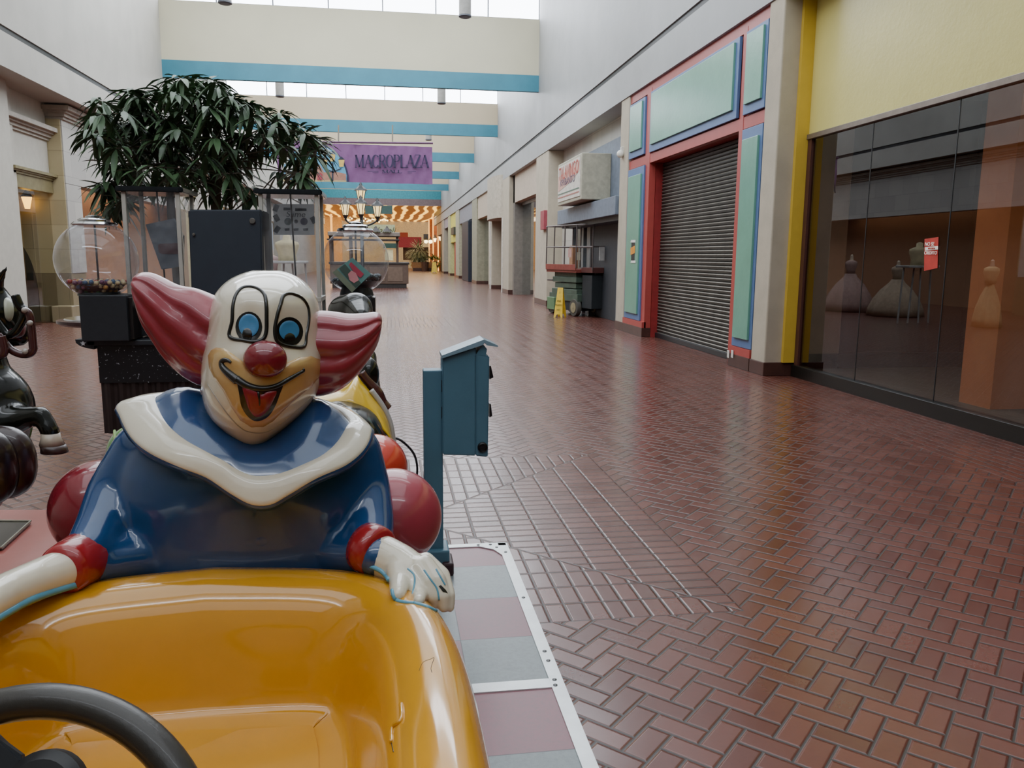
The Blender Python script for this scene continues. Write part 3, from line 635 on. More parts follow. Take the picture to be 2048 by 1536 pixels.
# ---- scissor lift
GR = M('lift_green', '47564a', .5, var=.15); GRD = M('lift_dark', '22272a', .6); RB = M('lift_red', '7f4038', .5, var=.12); GYM = M('lift_rail', '5a5250', .45, .3)
li = empty('scissor_lift', (5.25, 23, 0), 'green scissor lift with red deck and grey guard rails beside the shop door', 'scissor lift')
LU = Vector((-.28, .96, 0)).normalized(); LV = Vector((.96, .28, 0)).normalized(); LM4 = Matrix.Translation((5.33, 22.75, 0)) @ Matrix((LU, LV, Vector((0, 0, 1)))).transposed().to_4x4()
def LB(name, u0, u1, v0, v1, z0, z1, mt, bev=.015, par=None):
    bm = B(u0, u1, v0, v1, z0, z1, bev)
    for v in bm.verts: v.co = LM4 @ v.co
    return OB(name, bm, mt, par or li)
LB('chassis', -.05, 1.7, .03, .8, .42, .64, GR); LB('under_tray', .1, 1.55, .06, .75, .15, .45, GRD)
for k, (z, a_, b_) in enumerate([(.62, .0, 1.55), (.80, .12, 1.42), (.97, .04, 1.5), (1.12, .12, 1.45)]): LB('scissor_arm', a_, b_, .03+.04*(k % 2), .7, z, z+.155, GR)
LB('deck', -.1, 1.75, -.06, .86, 1.26, 1.36, RB, .008); LB('toe_board', -.1, 1.75, -.09, -.05, 1.33, 1.5, RB, .006); LB('deck_extension', -.75, -.12, .1, .84, 1.27, 1.42, M('lift_red_dark', '54302c', .5), .008)
bm = bmesh.new()
def lt_(a, b): tube(bm, [LM4 @ Vector(a), LM4 @ Vector(b)], .02, 6)
for v_ in (-.07, .84):
    for z in (2.62, 2.0): lt_((-.75 if v_ > 0 else -.1, v_, z), (1.75, v_, z))
    for u in (-.1, .6, 1.25, 1.75): lt_((u, v_, 1.4), (u-.03, v_, 2.62))
for u in (-.75, 1.75):
    for z in (2.62, 2.0): lt_((u, -.07 if u > 0 else .1, z), (u, .84, z))
lt_((-.75, .1, 1.35), (-.75, .1, 2.62)); lt_((-.75, .84, 1.35), (-.75, .84, 2.62)); lt_((-.75, .1, 2.62), (-.1, -.07, 2.62)); lt_((-.75, .1, 2.0), (-.1, -.07, 2.0))
OB('guard_rail', bm, GYM, li)
RW = (LM4.to_3x3() @ Matrix.Rotation(-pi/2, 3, 'X')).to_4x4()
for u in (.12, 1.5):
    for v_ in (0, .68):
        bm = bmesh.new(); lathe(bm, LM4 @ Vector((u, v_, .25)), [(.24, 0), (.25, .02), (.25, .13), (.2, .15)], 28, mtx=RW); w_ = OB('wheel', bm, M('tyre', '45433c', .7), li, angle=40)
        bm = bmesh.new(); lathe(bm, LM4 @ Vector((u, v_-.01, .25)), [(.15, 0), (.14, .03), (.06, .03), (.05, .0), (.01, -.01)], 24, mtx=RW); OB('hub', bm, M('hub_tan', '8f8668', .5), w_, angle=40)
LB('battery_box', 1.25, 1.72, -.04, .3, .12, .5, M('lift_green2', '5d7a58', .5)); LB('step', 1.65, 2.0, .1, .4, .98, 1.03, GYM, .008)
LB('rear_housing', -.65, -.1, .15, .8, .25, 1.2, GRD); LB('placard', .1, .3, -.11, -.1, 1.7, 1.95, M('placard', 'b08a82', .6), .002); LB('notice_board', -.22, -.02, .0, .01, 1.62, 1.85, M('placard2', '7f7a6a', .6), .002); LB('tool_tube', .95, 1.15, .4, .6, 1.36, 2.05, M('cardboard', 'a07a5c', .8))
LB('white_sheet', -.78, -.76, .3, .5, 1.62, 2.0, M('sheet_white', 'c8c8c4', .6), .002)
# ---- street lamp post with four lanterns
PY = 30.0; lb = at(724, 480, PY)
lp = empty('lamp_post', (lb.x, PY, 0), 'black street lamp post with four lit lanterns standing behind the capsule machine', 'lamp post')
bm = bmesh.new(); lathe(bm, (lb.x, PY, 0), [(.35, 0), (.35, .2), (.16, .3), (.12, .9), (.07, 1.0), (.06, at(724, 400, PY).z-.1)], 14); OB('pole', bm, DARK, lp, smooth=True)
LN = emis('lantern_lit', 'ffdf9c', 1.8)
for k, (x, yb, yt) in enumerate([(722, 402, 380), (691, 430, 407), (723, 430, 408), (755, 433, 410)]):
    p_ = at(x, yb, PY); p_.y += (.0, 0, -.5, 0)[k]; t_ = at(x, yt, PY)
    bm = bmesh.new(); lathe(bm, p_, [(.09, 0), (.16, .36)], 6); ln = OB('lantern', bm, LN, lp)
    bm = bmesh.new(); lathe(bm, p_+Vector((0, 0, .36)), [(.24, 0), (.2, .06), (.07, .18), (.02, .3)], 6); OB('cap', bm, DARK, ln)
    bm = bmesh.new(); lathe(bm, p_+Vector((0, 0, -.1)), [(.03, -.1), (.05, 0), (.11, .1)], 6); OB('holder', bm, DARK, ln)
    for a in range(6):
        t0 = 2*pi*a/6; OB('cage_bar', one(tube, [p_+Vector((.092*cos(t0), .092*sin(t0), 0)), p_+Vector((.163*cos(t0), .163*sin(t0), .36))], .014, 5), DARK, ln)
for sx_ in (-1, 1):
    pc = at(723, 452, PY); e = at(723+32*sx_, 434, PY); bm = bmesh.new(); tube(bm, catmull([pc, pc.lerp(e, .5)+Vector((0, 0, -.12)), e+Vector((-.05*sx_, 0, -.15)), e], 6), .035, 6); OB('arm', bm, DARK, lp, smooth=True)
# ---- kiosk cart
KY = 43.5; ck = empty('kiosk_cart', (-1.2, KY, 0), 'dark wooden kiosk with flat roof and green valance in the middle of the mall', 'kiosk')
kx0, kx1 = at(660, 550, KY).x, at(817, 550, KY).x
WD = M('kiosk_wood', '5c4a3e', .55, var=.1); WDD = M('kiosk_dark', '2c2623', .5)
OB('counter', B(kx0, kx1, KY, KY+2.2, .22, 1.25, .02), WD, ck); OB('counter_top', B(kx0-.05, kx1+.05, KY-.05, KY+2.25, 1.25, 1.36, .01), WDD, ck); OB('plinth', B(kx0+.1, kx1-.1, KY+.05, KY+2.1, 0, .22), WDD, ck)
for k in range(3):
    x0_ = kx1-.15-(k+1)*.95; OB('panel', B(x0_, x0_+.8, KY-.03, KY, .35, 1.1, .01), M('kiosk_panel', '4a5247' if k == 2 else '6e5c4e', .5), ck)
for x in (at(795, 500, KY).x, at(700, 500, KY).x, at(660, 500, KY).x):
    for yy in (KY+.3, KY+1.9): OB('post', B(x-.06, x+.06, yy, yy+.12, 1.36, 2.8), WD, ck)
OB('roof', B(at(655, 460, KY).x, at(800, 460, KY).x, KY, KY+2.2, 2.72, 2.93, .03), M('kiosk_roof', '80766c', .5), ck); OB('roof_edge', B(at(655, 460, KY).x-.05, at(797, 460, KY).x+.05, KY-.06, KY+2.26, 2.5, 2.57, .01), WDD, ck)
OB('valance', B(at(767, 490, KY).x, at(793, 490, KY).x, KY-.02, KY+.06, 2.1, 2.36, .01), M('valance_green', '26463c', .6), ck); OB('lightbox', B(at(770, 490, KY).x, at(786, 490, KY).x, KY+.1, KY+.2, 1.45, 2.05, .01), M('kiosk_light', 'c8bf94', .5, emit=.25), ck)
for x in (752, 774):
    p_ = at(x, 463.5, KY); bm = bmesh.new(); lathe(bm, p_, [(.26, 0), (.08, .2), (.02, .3)], 10); OB('cone_lamp', bm, WDD, ck)
# ---- banner
BN = 26.0; a = at(553, 283, BN); b = at(865, 367, BN)
bn = empty('mall_banner', ((a.x+b.x)/2, BN, b.z), 'purple hanging mall banner with dark lettering and a painted plaza arch', 'banner')
bm = bmesh.new(); nx, nz = 40, 10; G = []
for i in range(nx+1):
    G.append([bm.verts.new((a.x+(b.x-a.x)*i/nx, BN+.03*sin(i*.7)+.02*sin(i*1.9+j), a.z+(b.z-a.z)*j/nz-.03*(i/nx) )) for j in range(nz+1)])
for i in range(nx):
    for j in range(nz): bm.faces.new((G[i][j], G[i+1][j], G[i+1][j+1], G[i][j+1]))
OB('cloth', bm, M('banner_purple', '7d5280', .7, var=.05), bn, smooth=True)
BI = M('banner_ink', '2f2648', .7); off = .08
def bp(x, y): return at(x, y, BN-off)
# serif lettering built from strokes
GL = {'M': ([(.05, 0, .05, 1, .06), (.05, 1, .5, .05, .16), (.5, .05, .93, 1, .06), (.93, 0, .93, 1, .17)], [(.05, 0), (.05, 1), (.93, 0), (.93, 1)], 1.15),
 'A': ([(.05, 0, .47, 1, .06), (.47, 1, .9, 0, .17), (.2, .35, .75, .35, .05)], [(.05, 0), (.9, 0)], .95), 'C': (['arc', 40, 320], [], .85), 'O': (['arc', 0, 360], [], .95),
 'R': ([(.15, 0, .15, 1, .17), (.15, 1, .5, 1, .05), (.5, 1, .72, .86, .12), (.72, .86, .72, .66, .16), (.72, .66, .5, .5, .1), (.15, .5, .5, .5, .05), (.45, .5, .85, 0, .16)], [(.15, 0), (.15, 1), (.85, 0)], .9),
 'P': ([(.15, 0, .15, 1, .17), (.15, 1, .5, 1, .05), (.5, 1, .75, .86, .12), (.75, .86, .75, .64, .16), (.75, .64, .5, .48, .1), (.15, .48, .5, .48, .05)], [(.15, 0), (.15, 1)], .85),
 'L': ([(.15, 0, .15, 1, .17), (.15, 0, .75, 0, .06), (.75, 0, .78, .22, .06)], [(.15, 0), (.15, 1)], .82), 'Z': ([(.1, 1, .75, 1, .06), (.75, 1, .1, 0, .17), (.1, 0, .78, 0, .06), (.1, 1, .08, .8, .05), (.78, 0, .8, .2, .05)], [], .85)}
def serif(word, x0, x1, ybase, ytop, parent, mat):
    tot = sum(GL[c_][2] for c_ in word); u = (x1-x0)/tot; cx = x0; H_ = ytop-ybase
    for c_ in word:
        strokes, ser, w_ = GL[c_]; bm = bmesh.new()
        def P2(u_, v_, dz=0): return Vector(bp(cx+u_*u, ybase+v_*H_))+Vector((0, dz, 0))
        def bar(x0_, y0_, x1_, y1_, th, k=0):
            A_, B_ = P2(x0_, y0_), P2(x1_, y1_); d = (B_-A_); n_ = Vector((d.z, 0, -d.x)).normalized() if d.length > 0 else Vector((1, 0, 0)); t_ = abs((P2(th, 0)-P2(0, 0)).x)*.72
            prism(bm, [A_+n_*t_, B_+n_*t_, B_-n_*t_, A_-n_*t_], (0, .004, 0))
        if strokes[0] == 'arc':
            a0, a1 = strokes[1], strokes[2]; pr_ = None
            for k in range(17):
                a_ = radians(a0+(a1-a0)*k/16); q_ = (.47+.4*cos(a_), .5+.5*sin(a_))
                if pr_: bar(pr_[0], pr_[1], q_[0], q_[1], .05+.13*abs(cos(a_)))
                pr_ = q_
        else:
            for s_ in strokes: bar(*s_)
        for (sx_, sy_) in ser: bar(sx_-.15, sy_, sx_+.15, sy_, .05)
        OB('letter_'+c_.lower(), bm, mat, parent); cx += w_*u
lt = empty('x', (0, 0, 0)); bpy.data.objects.remove(lt)
serif('MACROPLAZA', 711, 857, 335, 310, bn, BI); serif('MALL', 765, 804, 346, 340, bn, BI)
for (x0_, x1_, y) in ((735, 757, 342.0), (745, 757, 345), (815, 832, 342.5), (815, 824, 345.5)):
    bm = bmesh.new(); quad(bm, [bp(x0_, y), bp(x1_, y), bp(x1_, y+.9), bp(x0_, y+.9)]); OB('rule_line', bm, BI, bn)
def flat(name, pts, mat, k=0, par=None):
    bm = bmesh.new(); vs = [bm.verts.new(Vector(bp(x, y))+Vector((0, -.006*k, 0))) for x, y in pts]; bm.faces.new(vs); return OB(name, bm, mat, par or bn)
arch = [(557, 362)]+[(628-70*cos(radians(t)), 362-75*sin(radians(t))) for t in range(4, 180, 8)]+[(698, 364)]
flat('arch_border', arch, M('arch_dark', '2f2a4a', .7), 1)
arch2 = [(561, 361)]+[(628-66*cos(radians(t)), 361-71*sin(radians(t))) for t in range(4, 180, 8)]+[(693, 363)]
flat('arch_sky', arch2, M('arch_sky', '5aa0c0', .7), 2)
flat('arch_cloud', [(640, 300), (655, 297), (662, 303), (650, 308), (640, 306)], M('arch_cloud', 'c8d4d8', .7), 3)
flat('arch_town', [(570, 362), (570, 345), (600, 340), (625, 344), (640, 330), (648, 345), (670, 343), (692, 348), (692, 363)], M('arch_town', 'a87a68', .7), 3)
flat('arch_tower', [(563, 361), (563, 326), (566, 312), (582, 312), (588, 326), (588, 361)], M('arch_tower', 'b5b4a8', .7), 4)
for x, y0_, y1_ in ((568, 342, 360), (580, 342, 360), (568, 328, 337), (578, 316, 322)): flat('tower_window', [(x, y1_), (x, y0_), (x+4, y0_), (x+4, y1_)], M('arch_blue', '5a86a0', .7), 5)
flat('arch_ground', [(562, 363), (562, 359), (693, 361), (693, 364)], M('arch_ground', 'b8a87a', .7), 5)
flat('red_door', [(635, 361), (635, 348), (640, 345), (645, 348), (645, 361)], M('arch_red', 'a0404a', .7), 5)
for x, y in ((649, 322), (665, 311), (683, 322)): flat('painted_lamp', [(x-4, y+12), (x-6, y-2), (x+6, y-2), (x+4, y+12)], M('arch_lamp', 'd8b860', .7), 6); flat('painted_lamp_cap', [(x-7, y-2), (x, y-9), (x+7, y-2)], M('arch_ink', '2a3040', .7), 6)
flat('painted_post', [(664, 362), (664, 325), (667, 325), (667, 362)], M('arch_ink', '2a3040', .7), 6); flat('painted_arm', [(650, 336), (666, 343), (683, 336), (683, 338), (666, 346), (650, 338)], M('arch_ink', '2a3040', .7), 6)
for x in (677, 785): OB('hanging_cord', one(tube, [at(x, 283, BN), at(x, 268, BN), at(x, 250, BN)], .025, 6), M('cord_grey', '8a8478', .7), bn)
OB('top_pole', one(tube, [at(551, 283, BN), at(866, 286.5, BN)], .03, 8), M('banner_pole', '5a3058', .5), bn)
# ---- pendants
PW = M('pendant_grey', '8c8a84', .5); 
for k, (x, yb, Y, z1, lab) in enumerate([(930, 33, 23.5, 11.2, 'grey cylinder pendant high on the right before the first clerestory'), (450, 6, 23.0, 11.2, 'grey cylinder pendant at the very top left of the well'), (560, 193, 34.5, 11.2, 'beige cylinder pendant left of centre beneath the second clerestory'), (883, 207, 34.5, 11.2, 'beige cylinder pendant right of centre beneath the second clerestory'), (857, 280, 46, 11.2, 'small cylinder pendant behind the right end of the banner')]):
    p_ = at(x, yb, Y); t = empty('pendant_light', p_, lab, 'pendant light', 'cylinder pendants'); h_ = 1.0 if k < 2 else .62
    OB('cylinder', one(lathe, p_, [(.15, 0), (.17, .02), (.17, h_)], 20), PW, t, smooth=False); OB('rim', one(lathe, p_+Vector((0, 0, -.03)), [(.14, 0), (.18, .02), (.18, .06)], 20), M('pend_rim', '4c5058', .4), t); OB('rod', one(tube, [p_+Vector((0, 0, h_)), (p_.x, p_.y, 11.2)], .02, 6), PW, t)
# ---- gowns and mannequins in the left half of the mall
def gown(x, y, rz, seed, mat, label, tall=1.95, wf=1.0):
    o = empty('display_gown', (x, y, 0), label, 'gown', 'ball gowns on forms'); r_ = random.Random(seed); n = 48; rings = []
    for z, r in [(0.02, .78), (.25, .74), (.55, .62), (.85, .42), (1.08, .2), (1.18, .15)]:
        z *= tall/1.95; r *= wf; rings.append([(x+(r+.05*r/.78*sin(9*t+seed)+.02*sin(23*t))*cos(t), y+(r+.05*r/.78*sin(9*t+seed)+.02*sin(23*t))*sin(t), z) for t in [2*pi*k/n for k in range(n)]])
    bm = bmesh.new(); loft(bm, rings); OB('skirt', bm, mat, o, smooth=True)
    k_ = tall/1.95; bm = bmesh.new(); lathe(bm, (x, y, 0), [(.13, 1.15*k_), (.14, 1.3*k_), (.19, 1.45*k_), (.18, 1.55*k_), (.08, 1.6*k_)], 20, mtx=Matrix.Diagonal((1.1, .8, 1, 1))); OB('bodice', bm, mat, o, smooth=True)
    bm = bmesh.new(); lathe(bm, (x, y, 0), [(.07, 1.58*k_), (.05, 1.68*k_), (.05, 1.75*k_), (.01, 1.78*k_)], 14); OB('form_neck', bm, M('form_skin', 'c9b8a0', .6), o); return o
gown(-3.45, 24.9, 0, 1, M('gown_mauve', '9c8078', .8, var=.15, ns=12), 'dusty mauve ball gown on a form, hidden behind the capsule machines', 2.05)
gown(-3.6, 22.6, 0, 4, M('gown_tan', 'a3907a', .8, var=.15, ns=12), 'tan ball gown on a form beside the mauve one', 1.85)
mf = empty('torso_form', (-2.42, 20, 0), 'cream headless torso form on a white stand behind the right cabinet', 'dress form'); bm = bmesh.new(); lathe(bm, (-2.41, 20, 1.56), [(.2, 0), (.19, .15), (.26, .36), (.24, .44), (.09, .5), (.08, .6), (.02, .62)], 20, mtx=Matrix.Diagonal((1.1, .7, 1, 1))); OB('torso', bm, M('form_cream', 'c2b48e', .7, emit=.08), mf, smooth=True)
OB('stand_top', B(-2.85, -1.95, 19.7, 20.3, 1.5, 1.56, .01), M('stand_white', 'b9b9b5', .5), mf)
for x in (-2.8, -2.5, -2.3, -2.0): OB('leg', one(tube, [(x, 20, 1.5), (x+.06*(-1 if x < -2.4 else 1), 20, 0)], .025, 6), M('stand_white', 'b9b9b5'), mf)
gown(-3.5, 18.6, 0, 9, M('gown_cream', 'd8c090', .8, var=.1, ns=12), 'slim cream gown on a form nearest of the three gowns', 1.9, .42)
# ================================================================== VENDING RACK (depth 7.4 m)
VY = 7.45
BLK = M('black_powder', '24272c', .45, var=.1, ns=20); BLK2 = M('black_navy', '2a323d', .5, var=.06); CHR = M('chrome', 'cfd2d4', .12, 1, var=.03); ALU = M('cabinet_alu', 'b8b5ac', .45, .0, var=.05)
PLX = glass('plexi', (.88, .89, .91), .06, .03, .22, (.6, .62, .66)); GLB = glass('globe_plastic', (.90, .91, .93), .05, .02, .20, (.62, .62, .66))
def sp_mat():
    m, nt, p = base('speckled_black'); n = noise(nt, 38, 2, .9); f = n.ramp(.66, .70); c = mixc(nt, f, lin('1a1b1e'), lin('b8bcc4')); nt.links.new(c.k, p.inputs['Base Color']); p.inputs['Roughness'].default_value = .3; return m
SPK = sp_mat()
def vx(x, Y=VY): return at(x, 515, Y).x
def vz(y, x=500, Y=VY): return at(x, y, Y).z
rk = empty('vending_stand', (-1.3, VY+.3, 0), 'black speckled stand with a ribbed pedestal carrying the candy machines', 'vending stand')
sx0, sx1 = vx(186), vx(738); ztop = vz(676)
OB('top_shelf', B(vx(168), vx(742), VY-.1, VY+.62, ztop-.05, ztop, .01), BLK, rk)
OB('front_panel', B(sx0+.0, sx1, VY-.06, VY-.02, vz(760), ztop-.05), SPK, rk)
bm = bmesh.new(); xa = vx(208)
pts = [];
for k in range(60):
    pass
n_ = 44; zb = .12
rb = []
for k in range(n_+1):
    x = sx0+.0+(sx1-sx0-.04)*k/n_; rb += [(x, VY-.05+(.0 if k % 2 else .02)), (x+(sx1-sx0)/n_*.5, VY-.05+(.0 if k % 2 else .02))]
rb2 = rb+[(sx1, VY+.55), (sx0+.0, VY+.55)]
loft(bm, [[(x, y, z) for x, y in rb2] for z in (zb, ztop-.05)]); OB('ribbed_pedestal', bm, M('pedestal_brown', '2c2120', .4), rk)
OB('wooden_plinth', B(vx(205), sx1, VY+.0, VY+.5, 0, .13, .01), M('plinth_wood', '5a3626', .5), rk)
# rounded bracket with star
bm = bmesh.new(); A_ = [at(150, 679, VY-.1), at(152, 686, VY-.1), at(160, 692, VY-.1), at(172, 696, VY-.1), at(188, 699, VY-.1), at(188, 679, VY-.1)]; prism(bm, A_, (0, .3, 0)); OB('bracket', bm, BLK, rk)
bm = bmesh.new(); cc = at(166, 687, VY-.112); sp_ = [cc+Vector(((.024 if k % 2 == 0 else .011)*sin(k*pi/5), 0, (.024 if k % 2 == 0 else .011)*cos(k*pi/5))) for k in range(10)]; prism(bm, sp_, (0, .006, 0)); OB('star', bm, M('star_white', 'cfd2d6', .5), rk)
def globe_machine(cx, cy, rpx, Y, bx0, bx1, byt, byb, fillf, label):
    c = at(cx, cy, Y); r = rpx/FL*Y*1.02; o = empty('gumball_machine', (c.x, Y, ztop), label, 'gumball machine', 'globe candy machines')
    zb0 = at(cx, byt, Y).z; X0, X1 = at(bx0, byt, Y-.2).x, at(bx1-6, byt, Y-.2).x
    OB('base_box', B(X0, X1, Y-.2, Y+.2, ztop, zb0, .008), BLK, o); OB('side_door', B(X1-.002, X1+.03, Y-.15, Y+.2, ztop+.01, zb0-.02, .004), M('door_dark', '241f1d', .35), o)
    bm = bmesh.new(); zl = c.z-sqrt(max(r*r-(r*.45)**2, 0)); lathe(bm, (c.x, Y, 0), [(r*.52, zb0-.01), (r*.5, zb0+.02), (r*.46, zl+.02)], 28); OB('collar', bm, BLK, o, smooth=False)
    bm = bmesh.new(); prof = [(r*sin(t), c.z-r*cos(t)) for t in [radians(27)+(radians(153)-radians(27))*k/28 for k in range(29)]]
    ring = [[Vector((c.x+a*cos(2*pi*i/48), Y+a*sin(2*pi*i/48), z)) for i in range(48)] for a, z in prof]; loft(bm, ring, False, False); OB('globe', bm, GLB, o, smooth=True)
    zt = c.z+r*.87; bm = bmesh.new(); lathe(bm, (c.x, Y, zt), [(r*.54, 0), (r*.56, .012), (r*.5, .03), (r*.38, .033), (r*.39, .05), (r*.32, .062), (r*.2, .066), (r*.2, .08), (r*.1, .09), (.01, .092)], 40); OB('chrome_lid', bm, CHR, o, angle=35)
    OB('centre_rod', one(tube, [(c.x, Y, zl), (c.x, Y, zt)], .009, 8), M('rod', '5a5552', .3, .6), o); return o, c, r
g1, gc, gr = globe_machine(194, 520, 70, VY, 156, 258, 588, 677, .3, 'clear globe machine part filled with mixed gumballs at the left end of the stand')
# gumballs: individual
GB = [M('gum_%d' % k, c_, .3) for k, c_ in enumerate(['9a2f2a', 'b8823a', '4a7a48', '3c5a78', 'c9b48a', '6a3a58'])]
def sph_mesh(r, m_, name):
    bm = bmesh.new(); bmesh.ops.create_icosphere(bm, subdivisions=2, radius=r); me = bpy.data.meshes.new(name); bm.to_mesh(me); bm.free(); me.materials.append(m_)
    for f in me.polygons: f.use_smooth = True
    return me
GM = [sph_mesh(.021, m_, 'gumball') for m_ in GB]; rnd = random.Random(11); nball = 0; lay = 0
zfill = at(194, 561, VY).z; bm_f = bmesh.new()
pos = []
z = zfill-.015
while lay < 4 and nball < 290:
    R_ = sqrt(max(gr*gr-(z-gc.z)**2, 0))-.03; y_ = -R_
    while y_ < R_:
        xw = sqrt(max(R_*R_-y_*y_, 0)); x_ = -xw+rnd.uniform(0, .02)
        while x_ < xw and nball < 290:
            if lay == 0 or sqrt(x_*x_+y_*y_) > R_-.055 and y_ < 0: pos.append((gc.x+x_+rnd.uniform(-.004, .004), VY+y_, z+rnd.uniform(-.006, .01))); nball += 1
            x_ += .044
        y_ += .041
    z -= .036; lay += 1
for p_ in pos:
    o = bpy.data.objects.new('gumball', rnd.choice(GM)); C.objects.link(o); o.location = p_; tagp(o, 'small coloured gumball in the left clear globe', 'gumball', 'gumballs in the left globe')
z0_ = gc.z-gr*.9; bm = bmesh.new(); lathe(bm, (gc.x, VY, 0), [(sqrt(max(gr*gr-(zz_-gc.z)**2, 0))-.045, zz_) for zz_ in (z0_, z0_+.04, z0_+.08, zfill-.04)], 32)
OB('candy_fill', bm, M('candy_fill', '5a3a34', .6, var=.4, ns=60), None, smooth=True, label='mass of mixed candy below the gumballs in the left globe', cat='candy', kind='stuff')
g2, hc, hr = globe_machine(712, 521, 62, VY+.1, 678, 749, 589, 680, .3, 'clear globe machine holding a picture card at the right end of the stand')
# dark capsules heap
bm = bmesh.new(); rnd = random.Random(4)
zf = at(712, 562, VY+.1).z
lathe(bm, (hc.x, VY+.1, 0), [(sqrt(max(hr*hr-(zz_-hc.z)**2, 0))-.03, zz_) for zz_ in (hc.z-hr*.88, hc.z-hr*.75, hc.z-hr*.6, zf)], 32)
for k in range(150):
    a_ = rnd.uniform(0, 2*pi); rr_ = hr*.72*sqrt(rnd.random()); ball(bm, (hc.x+rr_*cos(a_), VY+.1+rr_*sin(a_), zf+rnd.uniform(-.01, .02)+(.03 if cos(a_) > .3 else 0)), .02, 8, 6)
OB('capsule_heap', bm, M('capsule_teal', '2c4244', .35, var=.35, ns=30), None, smooth=True, label='heap of dark teal toy capsules in the right globe', cat='capsules', kind='stuff')
cd = empty('picture_card', at(704, 555, VY-.1), 'tilted square picture card with pink and red print inside the right globe', 'card'); cy_ = VY-.22
cp_ = [at(665, 545, cy_), at(705, 515, cy_), at(742, 548, cy_), at(704, 585, cy_)]
bm = bmesh.new(); prism(bm, cp_, (0, .008, 0)); OB('card_board', bm, M('card_teal', '5c8a86', .6), cd)
def cquad(pts, m_, n_, k=1):
    bm = bmesh.new(); vs = [bm.verts.new(at(x, y, cy_-.002*k-.003)) for x, y in pts]; bm.faces.new(vs); OB(n_, bm, m_, cd)
cquad([(665, 545), (674, 538.5), (712, 577), (704, 585)], M('card_label', '6f7a66', .6), 'label_strip')
cquad([(678, 537), (690, 528), (722, 566), (711, 576)], M('card_green', '3d5048', .6), 'green_field', 1)
cquad([(698, 529), (702, 524), (728, 548), (721, 556), (708, 545)], M('card_red', 'a83c50', .6), 'red_print', 2)
cquad([(696, 548), (703, 541), (712, 546), (718, 560), (708, 566), (699, 560)], M('card_pink', 'c9888c', .6), 'pink_shape', 3)
# tall cabinets
def cabinet(x0, x1, ytop, label, inner):
    X0, X1 = vx(x0), vx(x1); zt = vz(ytop, x0); dy = .5; o = empty('vending_cabinet', ((X0+X1)/2, VY, ztop), label, 'vending cabinet', 'tall clear candy cabinets')
    zb = ztop+.02; zm = vz(605 if inner == 'card' else 597)
    for (x, y) in ((X0, VY), (X1-.035, VY), (X0, VY+dy), (X1-.035, VY+dy)): OB('corner_post', B(x, x+.035, y, y+.035, zb, zt, .004), ALU, o)
    OB('crossbar', B(X0, X1, VY-.004, VY+.03, zm-.03, zm+.01, .003), ALU, o)
    OB('crossbar', B(X1-.03, X1+.004, VY, VY+dy, zm-.03, zm+.01, .003), ALU, o)
    bm = bmesh.new(); e = .035; prism(bm, [(X0-e, VY-e, zt), (X1+e-.02, VY-e, zt), (X1+e, VY-e+.03, zt), (X1+e, VY+dy+.06, zt), (X0-e, VY+dy+.06, zt)], (0, 0, .045)); bmesh.ops.bevel(bm, geom=bm.edges[:], offset=.008, segments=2, affect='EDGES'); OB('lid', bm, M('lid_black', '24272b', .15, .3), o)
    bm = bmesh.new(); quad(bm, [(X0+.03, VY+.015, zm), (X1-.03, VY+.015, zm), (X1-.03, VY+.015, zt), (X0+.03, VY+.015, zt)]); quad(bm, [(X1-.015, VY+.03, zm), (X1-.015, VY+dy, zm), (X1-.015, VY+dy, zt), (X1-.015, VY+.03, zt)])
    quad(bm, [(X0+.03, VY+dy+.02, zm), (X1-.03, VY+dy+.02, zm), (X1-.03, VY+dy+.02, zt), (X0+.03, VY+dy+.02, zt)]); quad(bm, [(X0+.015, VY+.03, zm), (X0+.015, VY+dy, zm), (X0+.015, VY+dy, zt), (X0+.015, VY+.03, zt)]); OB('clear_panels', bm, PLX, o)
    OB('centre_rod', one(tube, [((X0+X1)/2+.02, VY+.25, zm), ((X0+X1)/2-.01, VY+.25, zt)], .008, 8), M('rod', '5a5552'), o)
    OB('mechanism_box', B(X0+.04, X1-.04, VY+.06, VY+dy-.02, zb, zm-.03, .004), BLK, o)
    return o, X0, X1, zm, zt
c1_, X0, X1, zm, zt = cabinet(250, 365, 383, 'tall clear cabinet with a tilted grey card inside, left of the black box', 'card')
t = empty('grey_card', at(335, 490, VY+.3), 'tilted grey plastic card with a maroon patch inside the left cabinet', 'card'); Yc = VY+.14
bm = bmesh.new(); prism(bm, [at(291, 449, Yc), at(347, 437, Yc), at(366, 472, Yc), at(366, 532, Yc), at(323, 539, Yc)], (.01, .01, 0)); OB('board', bm, M('grey_plastic', '565b62', .5, emit=.06), t)  # card glows slightly: backlight put into the material
bm = bmesh.new(); q_ = [at(x, y, Yc-.004) for x, y in catmull_pts] if False else [at(316, 490, Yc-.006), at(319, 487.5, Yc-.006), at(365, 486, Yc-.006), at(365, 508, Yc-.006), at(325, 508.5, Yc-.006), at(317, 504, Yc-.006)]; bm.faces.new([bm.verts.new(p) for p in q_]); OB('maroon_patch', bm, M('maroon_patch', '57383a', .6), t)
c2_, X0, X1, zm, zt = cabinet(521, 640, 388, 'tall clear cabinet with a grey slime poster inside, right of the black box', 'poster')
t = empty('slime_poster', at(585, 440, VY+.4), 'grey poster reading Slime with round toys inside the right cabinet', 'poster'); Yc = VY+.42
bm = bmesh.new(); prism(bm, [at(546, 408, Yc), at(628, 408, Yc), at(629, 470, Yc), at(548, 470, Yc)], (0, .01, 0)); OB('sheet', bm, M('poster_grey', '9a9d9f', .7, var=.05, emit=.16), t)  # sheet emission imitates light coming through from behind
